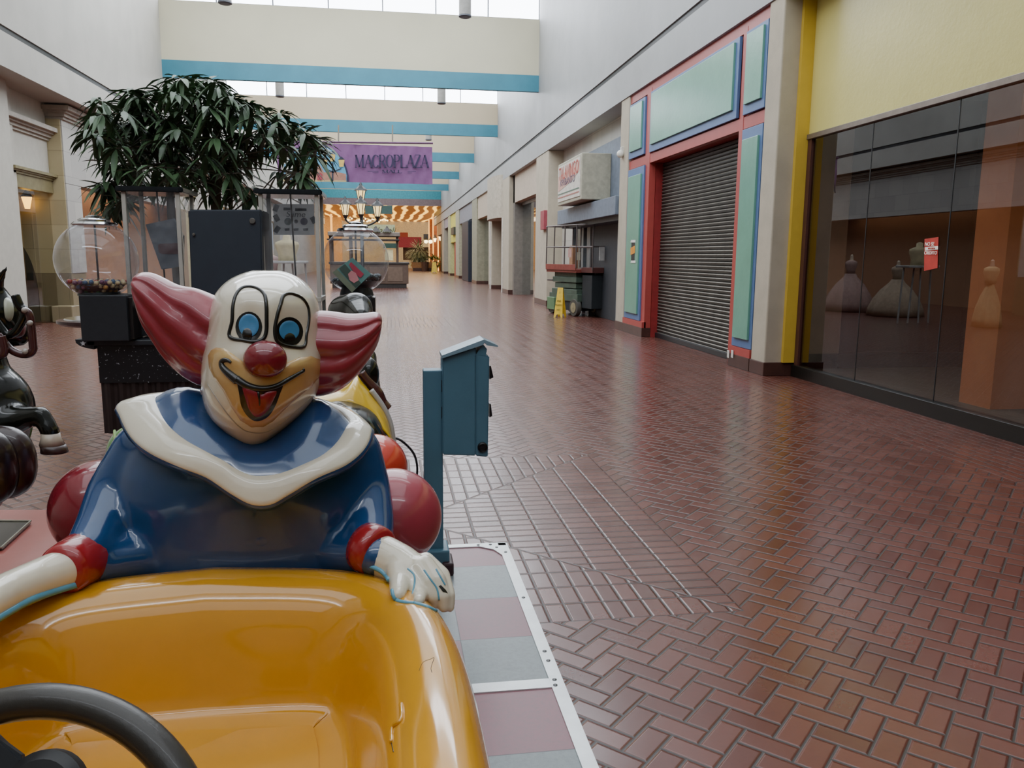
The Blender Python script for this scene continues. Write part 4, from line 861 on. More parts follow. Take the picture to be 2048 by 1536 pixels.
def pf(name, pts, mt, k=1):
    bm = bmesh.new(); bm.faces.new([bm.verts.new(at(x, y, Yc-.004*k)) for x, y in pts]); OB(name, bm, mt, t)
PD = M('poster_ink', '5d626a', .7); pf('print_block', [(567, 415), (584, 415.5), (584, 421), (567, 421)], PD); pf('print_block', [(590, 416), (613, 417), (613, 422), (590, 422)], PD)
text('Slime', at(591, 429, Yc-.012), (1, 0, 0), (0, 0, 1), .075, M('poster_ink', '5d626a'), t, shear=.2, sx=1.1)
for x, r_, m_ in ((576, 7.5, M('toy_teal', '65787a', .6)), (592, 4, PD), (608, 7.5, M('toy_violet', '6a6684', .6))): pf('toy_print', [(x+r_*cos(a), 443+r_*sin(a)) for a in [2*pi*k/16 for k in range(16)]], m_, 2)
for x in (574, 592, 611): pf('blob_print', [(x-5, 457), (x+5, 456), (x+5, 461), (x-4, 462)], PD, 2)
for x, y, a_ in ((552, 416, .4), (553, 436, -.5), (554, 459, .6), (627, 440, -.5)): pf('packet_print', [(x+dx*cos(a_)-dy_*sin(a_), y+dx*sin(a_)+dy_*cos(a_)) for dx, dy_ in ((-5, -7), (5, -7), (5, 7), (-5, 7))], PD, 2)
# central black box machine
bb = empty('locked_vending_box', at(450, 500, VY-.25), 'plain black metal box with two round locks between the clear cabinets', 'vending box')
Yb = VY-.12; a, b, c_, d = at(376, 419, Yb), at(522, 419, Yb), at(528, 676, Yb), at(386, 676, Yb)
bm = bmesh.new(); prism(bm, [a, b, Vector((c_.x, Yb, ztop)), Vector((d.x, Yb, ztop))], (0, .5, 0)); bmesh.ops.bevel(bm, geom=bm.edges[:], offset=.012, segments=3, affect='EDGES'); OB('body', bm, BLK2, bb)
for x, y, r_ in ((505, 442, .026), (388, 469, .013)):
    p_ = at(x, y, Yb-.002); R_ = Matrix.Rotation(pi/2, 4, 'X'); OB('lock', one(lathe, p_, [(r_, 0), (r_, .012), (r_*.8, .02), (r_*.3, .02), (r_*.3, .026)], 20, 0, None, R_), M('lock_steel', '8f8a84', .3, .8), bb, angle=40)
# round bench table behind the left globe
rt = empty('round_table', (vx(222, 9.2), 9.2, 0), 'round maroon table with chrome rim behind the left gumball machine', 'table')
ct = at(222, 638, 9.2); bm = bmesh.new(); lathe(bm, ct, [(.02, -.06), (.48, -.055), (.52, -.03), (.52, -.0), (.49, .005)], 40); OB('table_top', bm, M('maroon_gloss', '3d2022', .25), rt, angle=40)
OB('chrome_inlay', one(lathe, ct+Vector((0, 0, .006)), [(.45, 0), (.44, .012), (.02, .014)], 40), CHR, rt); OB('pedestal', one(lathe, (ct.x, 9.2, 0), [(.1, 0), (.1, .03), (.04, .06), (.04, ct.z-.05)], 20), M('maroon_gloss', '3d2022'), rt, angle=40)
# ================================================================== TREE (depth ~9.5 m)
TY = 9.6; tr = empty('indoor_tree', (-1.95, TY, 0), 'leafy indoor tree with long drooping dark green leaves behind the candy cabinets', 'tree')
BK = M('bark', '4f4638', .85, var=.25, ns=14); rnd = random.Random(21)
trunk_b = at(436, 560, TY); trunk_b.z = .5
def br(bm, pts, r0, r1):
    q = catmull(pts, 5); n_ = len(q); tube(bm, q, [r0+(r1-r0)*i/(n_-1) for i in range(n_)], 7)
bm = bmesh.new(); br(bm, [(trunk_b.x, TY, .45), at(438, 470, TY), at(432, 400, TY), at(437, 340, TY), at(432, 280, TY), at(436, 230, TY)], .075, .035); OB('trunk', bm, BK, tr, smooth=True)
bm = bmesh.new(); br(bm, [(at(350, 500, TY).x, TY+.2, .45), at(343, 430, TY+.2), at(345, 370, TY+.2), at(335, 330, TY+.2), at(345, 270, TY+.2)], .055, .025); br(bm, [at(345, 370, TY+.2), at(352, 330, TY), at(372, 290, TY), at(390, 240, TY)], .03, .015); OB('second_trunk', bm, BK, tr, smooth=True)
tips = []
canopy = [(178, 215), (190, 205), (215, 190), (265, 180), (300, 185), (325, 170), (330, 150), (370, 150), (440, 150), (455, 180), (480, 195), (520, 215), (560, 218), (560, 240), (600, 240), (640, 275), (650, 300), (635, 335), (625, 365), (600, 372), (585, 335), (560, 300), (545, 290), (520, 300), (500, 305), (480, 330), (500, 370), (520, 395), (460, 380), (430, 400), (395, 375), (370, 365), (330, 385), (300, 360), (270, 380), (255, 430), (215, 420), (200, 400), (215, 360), (195, 345), (215, 310), (210, 280), (180, 270)]
cp2 = [Vector(p) for p in canopy]
tries = 0
while len(tips) < 165 and tries < 9000:
    tries += 1; p = Vector((rnd.uniform(180, 650), rnd.uniform(150, 425)))
    if not inside(p, cp2): continue
    if p.y > 300 and rnd.random() < .5: continue
    Y_ = TY+rnd.uniform(-.8, .8); w = at(p.x, p.y, Y_)
    if any((w-q).length < .16 for q in tips): continue
    tips.append(w)
for x, y in ((355, 160), (390, 165), (425, 165), (335, 185), (268, 190), (210, 205), (190, 240), (185, 262), (200, 290), (242, 320), (215, 365), (225, 405), (250, 400), (520, 222), (560, 228), (600, 255), (630, 280), (615, 300), (635, 300), (612, 330), (600, 345), (560, 345), (500, 375), (470, 340), (425, 385)): tips.append(at(x, y, TY+rnd.uniform(-.4, .4)))
bmb = bmesh.new(); bml = bmesh.new(); forks = [at(436, 235, TY), at(432, 290, TY), at(437, 330, TY), at(345, 275, TY+.2), at(338, 330, TY+.2), at(390, 240, TY), at(434, 370, TY)]
for t_ in tips:
    f = min(forks, key=lambda q: (q-t_).length+(0 if q.z < t_.z+.3 else .6)); mid = f.lerp(t_, .5)+Vector((rnd.uniform(-.08, .08), rnd.uniform(-.08, .08), rnd.uniform(.0, .12)))
    if rnd.random() < .5: br(bmb, [f, mid, t_], .011, .005)
    nl = rnd.randint(9, 14); ax = Vector((rnd.uniform(-.3, .3), rnd.uniform(-.3, .3), 1)).normalized()
    for k in range(nl):
        a_ = 2*pi*k/nl*1.618*2+rnd.uniform(-.3, .3); el = rnd.uniform(-.75, .55); d = Vector((cos(a_)*cos(el), sin(a_)*cos(el), sin(el)))
        L_ = rnd.uniform(.19, .30); W_ = L_*rnd.uniform(.2, .27); s_ = d.cross(Vector((0, 0, 1))); s_ = s_.normalized() if s_.length > .1 else Vector((1, 0, 0)); up_ = s_.cross(d).normalized(); droop = rnd.uniform(.05, .22)
        cen = [t_+d*(L_*u)+Vector((0, 0, -droop*u*u)) for u in (.06, .3, .55, .8, 1.0)]; wd = [.15, .85, 1.0, .65, .04]; rows_ = []
        for q, w_ in zip(cen, wd): rows_.append([bml.verts.new(q-s_*W_*w_*.5+up_*.006*w_), bml.verts.new(q-up_*.006*w_), bml.verts.new(q+s_*W_*w_*.5+up_*.006*w_)])
        for r_, r2_ in zip(rows_, rows_[1:]):
            for i_ in range(2): bml.faces.new((r_[i_], r_[i_+1], r2_[i_+1], r2_[i_]))
OB('branches', bmb, BK, tr, smooth=True); OB('foliage', bml, M('leaf_dark', '425c3c', .45, var=.45, ns=2.5), tr, smooth=True)
bm = bmesh.new(); br(bm, [at(540, 395, TY), at(520, 385, TY), at(490, 405, TY), at(470, 420, TY)], .012, .008); br(bm, [at(470, 420, TY), at(455, 440, TY), at(440, 470, TY)], .015, .02); OB('bare_branch', bm, BK, tr, smooth=True)
OB('planter_box', B(-2.9, -1.3, TY-.45, TY+.6, 0, .5, .02), M('planter_dark', '3a2e2a', .5), tr)
# ================================================================== RIDE PLATFORM
def plat_mat():
    m, nt, p = base('checker_platform'); g = nt.nodes.new('ShaderNodeNewGeometry'); sp = nt.nodes.new('ShaderNodeSeparateXYZ'); nt.links.new(g.outputs['Position'], sp.inputs[0]); x, y = S(nt, sp.outputs[0]), S(nt, sp.outputs[1]); q = .412
    i, j = ((x-.28)/q).floor(), ((y-4.06)/q).floor(); k = (i+j).mod(2.0); c = mixc(nt, k.gt(.5), lin('8a5a62'), lin('7f8889')); c = mixc(nt, noise(nt, 45, 6, .8).ramp(.35, .75)*.4, c, lin('5f5c5e')); c = mixc(nt, noise(nt, 5, 5, .8).ramp(.55, .8)*.3, c, lin('453c3e'))
    fx, fy = ((x-.28)/q).frac(), ((y-4.06)/q).frac(); d = fx.min(fx*-1.0+1.0).min(fy).min(fy*-1.0+1.0); c = mixc(nt, d.ramp(0.0, .008), lin('3a3436'), c); nt.links.new(c.k, p.inputs['Base Color']); p.inputs['Roughness'].default_value = .35; return m
rp = empty('ride_platform', (-.4, 2.4, 0), 'low wooden ride platform with pink and grey checker tiles and aluminium edging', 'platform')
def edgeX(Y): return .625+.0*Y
PZ = .06; PX1 = .64; PY1 = 4.38
bm = bmesh.new(); box(bm, -1.3, PX1, -.6, PY1, 0, PZ-.004); OB('deck', bm, M('deck_side', '5c5f60', .5), rp)
bm = bmesh.new(); box(bm, -1.28, PX1-.02, -.58, PY1-.02, PZ-.006, PZ); OB('checker_tiles', bm, plat_mat(), rp)
TRM = M('white_aluminium', 'd9dcdc', .3, .35, var=.06, ns=10)
bm = bmesh.new(); box(bm, PX1-.045, PX1+.008, -.6, PY1, .0, PZ+.006); box(bm, -1.3, PX1, PY1-.04, PY1+.008, .0, PZ+.006); box(bm, -1.3, PX1-.04, 2.80, 2.865, PZ, PZ+.005)
prism(bm, [(PX1-.16, PY1-.04, PZ+.001), (PX1-.02, PY1-.04, PZ+.001), (PX1-.045, PY1-.19, PZ+.001), (PX1-.08, PY1-.1, PZ+.001)], (0, 0, .006)); OB('edge_trim', bm, TRM, rp)
RV = M('rivet', '6a6a6a', .3, .8)
for k, (x, y) in enumerate([(PX1-.02, 3.62), (PX1-.02, 3.08), (PX1-.02, 3.0), (PX1-.025, 2.85), (PX1-.03, 2.81), (PX1-.02, 2.2), (PX1-.02, 1.9), (PX1-.06, PY1-.07), (PX1-.09, PY1-.02), (PX1-.16, PY1-.02), (PX1-.02, PY1-.15)]):
    OB('rivet', one(lathe, (x, y, PZ+.006), [(.009, 0), (.009, .002), (.004, .005)], 10), RV, rp)
# ================================================================== COIN BOX POST
CB = M('coin_box_teal', '4d7486', .45, var=.05, ns=5, bm=.08, bs=80); CY = 4.0
cb = empty('coin_box_post', (.2, CY, PZ), 'blue steel post with coin box and sloped hood beside the clown ride', 'coin box')
xa, xb = at(848, 900, CY).x, at(886, 900, CY).x; w_ = xb-xa
bm = B(xa, xb, CY, CY+.1, PZ, at(860, 741, CY).z, .006); OB('post', bm, CB, cb)
OB('foot', B(xa-.02, xb+.03, CY-.03, CY+.14, PZ, PZ+.13, .01), CB, cb); OB('foot_bolt_box', B(xb-.01, xb+.05, CY-.06, CY+.1, PZ, PZ+.07, .01), M('dark_red_box', '3a2226', .5), cb)
bm = bmesh.new(); prism(bm, [at(885, 716, CY-.03), at(952, 694, CY-.03), at(952, 912, CY-.03), at(885, 910, CY-.03)], (0, .16, 0)); bmesh.ops.bevel(bm, geom=bm.edges[:], offset=.006, segments=2, affect='EDGES'); OB('box_body', bm, CB, cb)
bm = bmesh.new(); prism(bm, [at(952, 708, CY-.035), at(979, 712, CY-.035), at(976, 915, CY-.035), at(951, 912, CY-.035)], (0, .17, 0)); bmesh.ops.bevel(bm, geom=bm.edges[:], offset=.006, segments=2, affect='EDGES'); OB('coin_door', bm, CB, cb)
bm = bmesh.new(); prof_ = [at(884, 717, CY-.05), at(884, 711, CY-.05), at(968, 679, CY-.05), at(996, 691, CY-.05), at(996, 694, CY-.05), at(974, 691, CY-.05), at(970, 685, CY-.05), at(966, 690, CY-.05)]; prism(bm, prof_, (0, .2, 0)); OB('hood', bm, M('hood_blue', '7f9aa8', .25, .1), cb)
bm = bmesh.new(); prism(bm, [at(951, 711, CY-.03), at(966, 688, CY-.03), at(974, 698, CY-.03), at(972, 711, CY-.03)], (0, .14, 0)); OB('hood_support', bm, CB, cb)
p_ = at(965, 894, CY-.036); OB('lock', one(lathe, p_, [(.026, 0), (.026, .008), (.019, .012), (.017, .006), (.005, .006), (.005, .01)], 24, 0, None, Matrix.Rotation(pi/2, 4, 'X')), M('lock_black', '1c1c1e', .3, .3), cb, angle=40)
for y0_, y1_, o_ in ((730, 757, .012), (806, 833, .006)):
    a_, b_ = at(978, y0_, CY+.05), at(978, y1_, CY+.05); bm = bmesh.new(); prism(bm, [(a_.x, CY+.02, a_.z), (a_.x+.006, CY+.02, a_.z), (a_.x+o_+.008, CY+.02, b_.z+.01), (a_.x, CY+.02, b_.z)], (0, .05, 0)); OB('coin_slot', bm, M('lock_black', '1c1c1e'), cb)
for y_ in (772, 825): OB('hinge', one(box, *(lambda p: (p.x-.006, p.x+.006, CY-.005, CY+.02, p.z-.03, p.z+.03))(at(885, y_, CY))), DARK, cb)
wr = bmesh.new(); tube(wr, catmull([at(783, 890, 3.9), at(790, 877, 3.9), at(806, 884, 3.9), at(826, 905, 3.95), at(834, 930, 4.0), at(834, 965, 4.05), at(838, 1010, 4.1)], 6), .006, 8)
OB('power_cable', wr, M('cable_black', '191a1c', .5), None, smooth=True, label='thin black power cable looping beside the coin box post', cat='cable')
# ================================================================== CLOWN CAR RIDE
def gloss(name, col, rough=.16, coat=.6, var=.04, **k): return M(name, col, rough, 0, coat, var, **k)
YT = gloss('gloss_yellow', 'cb9022', .14, .8, .06, ns=3); CW = gloss('gloss_cream', 'ddd5c0', .2, .7, .04, ns=8); CBL = gloss('gloss_blue', '1c4676', .18, .7, .08, ns=4)
CR = gloss('gloss_hair_red', '94303c', .28, .5, .10, ns=7); CRD = gloss('gloss_red', '7d1c28', .2, .6, .08, ns=4); CK = gloss('paint_black', '17150f', .3, .4); TAN = gloss('gloss_tan', 'c9a66a', .22, .6, .06, ns=8)
IRI = gloss('gloss_iris', '4a86b4', .2, .6); TNG = gloss('gloss_tongue', '8c1e2a', .3, .3, .15, ns=18); LBL = gloss('paint_light_blue', '5d9db8', .35, .3); CUF = gloss('gloss_cuff', '9c2226', .22, .6)
ride = empty('clown_kiddie_ride', (-.36, 1.2, PZ), 'coin operated clown car ride with yellow tub, steering wheel and smiling clown hugging the rim', 'kiddie ride')
# ---- yellow tub
XC_, HW = -.42, .515
def plan(t, o=0):                       # t 0..1 from right rear round the front to left rear
    Yr = .15; Yf = 1.02; D = .86
    if t < .22: return Vector((XC_+HW+o, Yr+(Yf-Yr)*t/.22, 0)), Vector((1, 0, 0))
    if t > .78: return Vector((XC_-HW-o, Yf-(Yf-Yr)*(t-.78)/.22, 0)), Vector((-1, 0, 0))
    a = pi*(t-.22)/.56; e = 2/4.5; cx, sy = cos(a), sin(a)
    px = (abs(cx)**e)*(1 if cx >= 0 else -1)*HW; py = (abs(sy)**e)*D
    nx, ny = (abs(cx)**(2-e))*(1 if cx >= 0 else -1)/HW, (abs(sy)**(2-e))/D; n_ = Vector((nx, ny, 0)).normalized()
    return Vector((XC_+px, Yf+py, 0))+n_*o, n_
secs = [(-.32, .694), (-.24, .696), (-.195, .70), (-.18, .704), (-.172, .715), (-.165, .74), (-.15, .79), (-.132, .85), (-.112, .90), (-.09, .932), (-.06, .951), (-.025, .960), (.01, .955), (.035, .936), (.052, .90), (.062, .85), (.07, .76), (.07, .6), (.05, .42), (.0, .25), (-.04, .16)]
N_ = 96; rings = []
for o_, z in secs:
    r_ = []
    for k in range(N_+1):
        t = k/N_; p, n_ = plan(t); fr = max(0, min(1, (p.y-1.0)/.86)); zz_ = z+(.012*fr-.03*abs(p.x-XC_)/HW*fr)*(1 if z > .8 else .3); p2 = p+n_*o_; r_.append((p2.x, p2.y, zz_))
    rings.append(r_)
bm = bmesh.new(); V = loft(bm, rings, False, False, closed=False)
floor_ring = [Vector((p[0], p[1], .698)) for p in rings[1]]
tub = OB('car_tub', bm, YT, ride, smooth=True)
bm = bmesh.new(); vv = [bm.verts.new(p+Vector((0, 0, h_))) for h_ in (0, -.02) for p in floor_ring]; bmesh.ops.convex_hull(bm, input=vv); OB('seat_floor', bm, YT, ride)
# drip blob and scratches on inner wall
def tubtree(): return bvh(tub)
tt = tubtree()
stroke('paint_drip', [(802, 1408), (803, 1428), (800, 1442), (787, 1452), (783, 1466), (783, 1484)], tt, YT, tub, .004, off=.002)
stroke('paint_chip', [(783, 1486), (785, 1496), (787, 1504)], tt, CK, tub, .0010, off=.0)
stroke('scratch_mark', [(838, 1342), (846, 1325), (862, 1318), (868, 1316), (862, 1335), (864, 1345)], tt, M('scratch', '4a3510', .8), tub, .0006, off=-.0002)
# ---- wheel arches / red fenders
def superell(bm, c, r, n=40, m=24, e=.6):
    def sp(v, e_): return (abs(v)**e_)*(1 if v >= 0 else -1)
    rings = []
    for j in range(m+1):
        ph = -pi/2+pi*j/m; rings.append([(c[0]+r[0]*sp(cos(ph), e)*sp(cos(2*pi*i/n), e), c[1]+r[1]*sp(cos(ph), e)*sp(sin(2*pi*i/n), e), c[2]+r[2]*sp(sin(ph), e)) for i in range(n)])
    loft(bm, rings)
for sgn, n_ in ((1, 'rear_fender'), (-1, 'rear_fender')):
    bm = bmesh.new(); superell(bm, (XC_+sgn*.535, 1.10, .50), (.155, .40, .28), e=.75); OB(n_, bm, CRD, ride, smooth=True)
for x, y, r_ in ((207, 1018, 94), (786, 1034, 97)):
    Y_ = 2.28; p_ = at(x, y, Y_); R_ = r_/FL*Y_*1.03; bm = bmesh.new(); ball(bm, p_, R_, 48, 28); OB('front_ball_fender', bm, CRD if x < 500 else gloss('gloss_pink_red', 'a8404c', .25, .5), ride, smooth=True)
OB('car_chassis', B(XC_-.42, XC_+.42, .1, 2.2, PZ, .42, .06, 4), CRD, ride, smooth=False)
# ---- steering wheel
WB = M('wheel_black', '2a2620', .38, 0, .15, .1, ns=30, bm=.05, bs=200)
tl = radians(20); wc = CAM+ray(8, 1838)*.75; nrm = (-Fv*cos(tl)+Uv*sin(tl)).normalized(); Rw = .190
uu = Rv.copy(); ww = nrm.cross(uu).normalized()
bm = bmesh.new(); tube(bm, [wc+uu*Rw*cos(a)+ww*Rw*sin(a) for a in [2*pi*k/80 for k in range(80)]], .0178, 20, closed=True); sw = OB('steering_wheel', bm, WB, ride, smooth=True)
def wq(x, y, h=0):
    d = ray(x, y); o_ = wc+nrm*h; t = (o_-CAM).dot(nrm)/d.dot(nrm); return CAM+d*t
SPK_ = M('spoke_black', '23262a', .35, 0, .2)
for pts in ([(-60, 1440), (0, 1468), (60, 1512), (70, 1570), (30, 1600), (-60, 1540)], [(150, 1560), (330, 1690), (430, 1760), (420, 1830), (200, 1700), (90, 1650)], [(20, 1620), (110, 1620), (80, 2080), (-20, 2080)]):
    bm = bmesh.new(); prism(bm, [wq(x, y, -.006) for x, y in pts], nrm*.014); bmesh.ops.bevel(bm, geom=bm.edges[:], offset=.004, segments=2, affect='EDGES'); OB('spoke', bm, SPK_, sw)
Rm = nrm.to_track_quat('Z', 'Y').to_matrix().to_4x4(); bm = bmesh.new(); lathe(bm, wq(95, 1590, 0), [(.042, 0), (.042, .012), (.034, .02), (.012, .022)], 32, 0, None, Rm); OB('hub', bm, M('hub_black', '202022', .4), sw, angle=35)
OB('steering_column', one(tube, [wc+nrm*.0, Vector((wc.x, 1.15, .80))], .03, 14), WB, ride, smooth=True)
# ---- clown body
YB_ = 2.08
def sil(rows, mt, name, parent, Yc, dep, n=48, sub=True):
    rings = []
    for (y, l, r, yc, d) in rows:
        a, b = at(l, y, Yc+yc), at(r, y, Yc+yc); c = (a+b)/2; rx = (b.x-a.x)/2; rings.append([Vector((c.x+rx*cos(t), c.y-d*sin(t), c.z)) for t in [2*pi*k/n for k in range(n)]])
    return rings
def body(bm):
    rows = [(1175, 232, 765, 0, .17), (1140, 235, 762, 0, .175), (1050, 232, 765, 0, .185), (980, 232, 760, 0, .19), (930, 238, 752, 0, .185), (890, 250, 738, .01, .175), (850, 285, 700, .02, .15), (820, 340, 650, .03, .12), (800, 400, 600, .03, .10)]
    rings = sil(rows, None, None, None, YB_, 0); loft(bm, rings)
    for pts in ([(290, 905, 2.1, 62), (238, 985, 2.08, 58), (212, 1050, 2.0, 55), (185, 1098, 1.93, 50), (150, 1128, 1.87, 42)], [(300, 1110, 2.0, 60), (235, 1118, 1.95, 50), (200, 1128, 1.92, 44)], [(660, 1100, 2.0, 60), (715, 1105, 1.94, 50)], [(705, 905, 2.1, 58), (728, 985, 2.08, 56), (735, 1050, 2.0, 56), (738, 1092, 1.93, 50), (752, 1112, 1.88, 44)]):
        for (x0, y0, Y0, r0), (x1, y1, Y1, r1) in zip(pts, pts[1:]): cap(bm, at(x0, y0, Y0), at(x1, y1, Y1), r0/FL*Y0, r1/FL*Y1, 20)
fig = organic('clown_figure', body, .011, CBL, ride, 6)
# button
p_ = at(515, 1078, 1.90); bm = bmesh.new(); ball(bm, (p_.x, 1.925, p_.z), (.056, .03, .056), 32, 18); OB('coat_button', bm, gloss('gloss_blue_dark', '1a4478', .16, .8, .1, ns=12), fig, smooth=True)
# ---- collar (loft neck -> outer)
outer = [(238, 806, 2.04), (240, 830, 2.0), (262, 872, 1.94), (300, 903, 1.885), (358, 930, 1.85), (412, 951, 1.835), (462, 984, 1.82), (503, 1005, 1.812), (541, 1005, 1.812), (577, 986, 1.82), (633, 953, 1.84), (692, 927, 1.885), (727, 898, 1.94), (742, 868, 2.0), (738, 848, 2.05), (690, 815, 2.14), (600, 790, 2.22), (500, 785, 2.25), (400, 782, 2.22), (310, 790, 2.14)]
inner = [(312, 794, 2.06), (318, 820, 2.0), (336, 850, 1.94), (368, 878, 1.895), (410, 902, 1.865), (448, 922, 1.85), (476, 940, 1.845), (505, 951, 1.84), (536, 951, 1.84), (566, 945, 1.845), (605, 930, 1.86), (645, 910, 1.89), (674, 884, 1.94), (692, 855, 2.0), (697, 842, 2.05), (665, 822, 2.12), (590, 800, 2.18), (500, 795, 2.2), (415, 790, 2.18), (345, 790, 2.12)]
neck = [(400, 780, 2.06), (408, 800, 2.02), (425, 825, 1.99), (450, 848, 1.97), (470, 862, 1.96), (490, 874, 1.95), (500, 878, 1.95), (508, 880, 1.95), (522, 880, 1.95), (535, 876, 1.95), (555, 864, 1.96), (580, 845, 1.97), (605, 825, 1.99), (622, 806, 2.03), (626, 798, 2.06), (610, 795, 2.1), (560, 795, 2.13), (510, 795, 2.14), (460, 790, 2.13), (420, 785, 2.1)]
def rg(l): return catmull([at(x, y, Y) for x, y, Y in l], 5, True)
Ro, Ri, Rn = rg(outer), rg(inner), rg(neck)
def mixr(a, b, t, lift=0): return [p.lerp(q, t)+Vector((0, -lift*.6, lift)) for p, q in zip(a, b)]
down = Vector((0, .012, -.022))
bm = bmesh.new(); loft(bm, [mixr(Rn, Ri, 0), mixr(Rn, Ri, .25, .012), mixr(Rn, Ri, .5, .016), mixr(Rn, Ri, .75, .012), Ri, mixr(Ri, Ro, .5, .004), Ro, [p+down*.45+(p-Vector((-.3, 2.05, p.z))).normalized()*.006 for p in Ro], [p+down for p in Ro], [p.lerp(q, .6)+down*1.3 for p, q in zip(Ri, Ro)]], False, False)
col = OB('collar', bm, CBL, fig, smooth=True)
bm = bmesh.new(); up2 = lambda L_, e_: [p+Vector((0, -e_*.7, e_)) for p in L_]
loft(bm, [up2(Ri, .0005), up2(mixr(Ri, Ro, .06), .004), up2(mixr(Ri, Ro, .5, .004), .005), up2(mixr(Ri, Ro, .93), .004), [p+Vector((0, -.003, -.002)) for p in Ro], [p+down*.25+Vector((0, -.002, -.001)) for p in Ro]], False, False); OB('collar_band', bm, CW, col, smooth=True, label='cream band round the blue collar')
# ---- head
YH = 2.06
hd = [(541, 505, 560), (546, 488, 578), (556, 466, 598), (572, 447, 616), (592, 434, 630), (620, 428, 638), (650, 425, 641), (680, 420, 644), (705, 414, 649), (730, 411, 649), (755, 411, 646), (780, 413, 639), (800, 418, 628), (820, 428, 612), (840, 446, 592), (860, 467, 570), (874, 484, 552), (881, 492, 540)]
fr_ = [.03, .065, .11, .16, .195, .215, .222, .226, .232, .236, .236, .23, .218, .20, .175, .15, .13, .115]
rings = []; n = 72
for (y, l, r), f_ in zip(hd, fr_):
    a, b = at(l, y, YH), at(r, y, YH); c = (a+b)/2; rx = (b.x-a.x)/2; ring = []
    for k in range(n):
        t = 2*pi*k/n; s_ = sin(t); ring.append(Vector((c.x+rx*cos(t), YH-(f_ if s_ > 0 else .17*min(1, f_/.2))*(abs(s_)**.9)*(1 if s_ > 0 else -1), c.z)))
    rings.append(ring)
# smooth between rings
R2 = []
for k in range(n): 
    R2.append(catmull([r_[k] for r_ in rings], 3))
rings = [[R2[k][j] for k in range(n)] for j in range(len(R2[0]))]
bm = bmesh.new(); loft(bm, rings)
# brow shelf and muzzle relief pushed forward, using distances in the face plane
def fc(x, y): return (240+x/3.657, 520+y/3.657)
muz = [fc(*p) for p in [(642, 700), (665, 660), (700, 640), (765, 645), (830, 690), (900, 745), (960, 790), (1060, 800), (1160, 790), (1230, 745), (1310, 712), (1400, 702), (1460, 725), (1488, 790), (1470, 850), (1400, 930), (1310, 1000), (1210, 1090), (1120, 1180), (1050, 1222), (960, 1225), (880, 1175), (815, 1080), (755, 960), (690, 870), (650, 790)]]
muzp = [Vector(p) for p in muz]
def proj(w):
    v = w-CAM; d = v.dot(Fv); return Vector((1024+FL*v.dot(Rv)/d, 768-FL*v.dot(Uv)/d))
for v in bm.verts:
    if v.co.y < YH-.03:
        q = proj(v.co); 
        g = math.exp(-((q.x-530)/75)**2-((q.y-592)/38)**2)*.012; v.co.y -= g
        for ex, ey in ((497, 640), (580, 650)):
            g = math.exp(-((q.x-ex)/26)**2-((q.y-ey)/36)**2)*.014; v.co.y += g
        g = math.exp(-((q.x-470)/34)**2-((q.y-712)/22)**2)*.012+math.exp(-((q.x-600)/36)**2-((q.y-728)/22)**2)*.012; v.co.y -= g
head = OB('head', bm, CW, fig, smooth=True)
th_ = bvh(head)
mz = patch('muzzle', muz, th_, TAN, head, .0008, .014, 26, 3.2, False, label='tan painted muzzle around the grin')
t2 = bvh(head, mz)
def E(cx, cy, rx, ry, n=20, rot=0, flat=None):
    L_ = []
    for k in range(n):
        a = 2*pi*k/n; x, y = rx*cos(a), ry*sin(a); x, y = x*cos(rot)-y*sin(rot), x*sin(rot)+y*cos(rot)
        if flat is not None and cy+y > flat: y = flat-cy
        L_.append(fc(cx+x, cy+y))
    return L_
for nm, ring_, (bx_, by_, brx, bry), iris, pup, hl in (
    ('left', [(802, 560), (820, 450), (827, 340), (848, 258), (890, 208), (950, 196), (1012, 212), (1056, 254), (1070, 330), (1072, 430), (1070, 520), (1048, 575), (985, 598), (900, 588)], (942, 490, 98, 112), (942, 478, 74, 84), (930, 545, 36, 48), (925, 520)),
    ('right', [(1345, 632), (1362, 545), (1380, 440), (1375, 355), (1345, 295), (1300, 262), (1240, 246), (1195, 262), (1175, 320), (1150, 405), (1132, 500), (1140, 575), (1175, 612), (1250, 634)], (1240, 525, 100, 108), (1238, 516, 74, 74), (1243, 580, 42, 46), (1265, 560))):
    stroke('eye_outline', [fc(*p) for p in ring_], th_, CK, head, .0046, 5, 0, True)
    eb = patch('eye_rim', E(bx_, by_, brx, bry, 24, 0, by_+96), th_, CK, head, .0012, 0, 5, 3, False)
    te = bvh(head, eb); ir = patch('iris', E(*iris, 24, 0, by_+85), te, IRI, eb, .0022, .002, 8, 3, False); tp = bvh(head, eb, ir)
    patch('pupil', E(*pup, 20, 0, by_+92), tp, CK, eb, .0018, .001, 5, 2.5, False)
# nose
pn = th_.ray_cast(CAM, ray(532, 716))[0]; bm = bmesh.new(); ball(bm, pn+Vector((0, -.012, -.002)), (.0475, .04, .0425), 40, 24); OB('nose', bm, CRD, head, smooth=True, label='glossy round red nose')
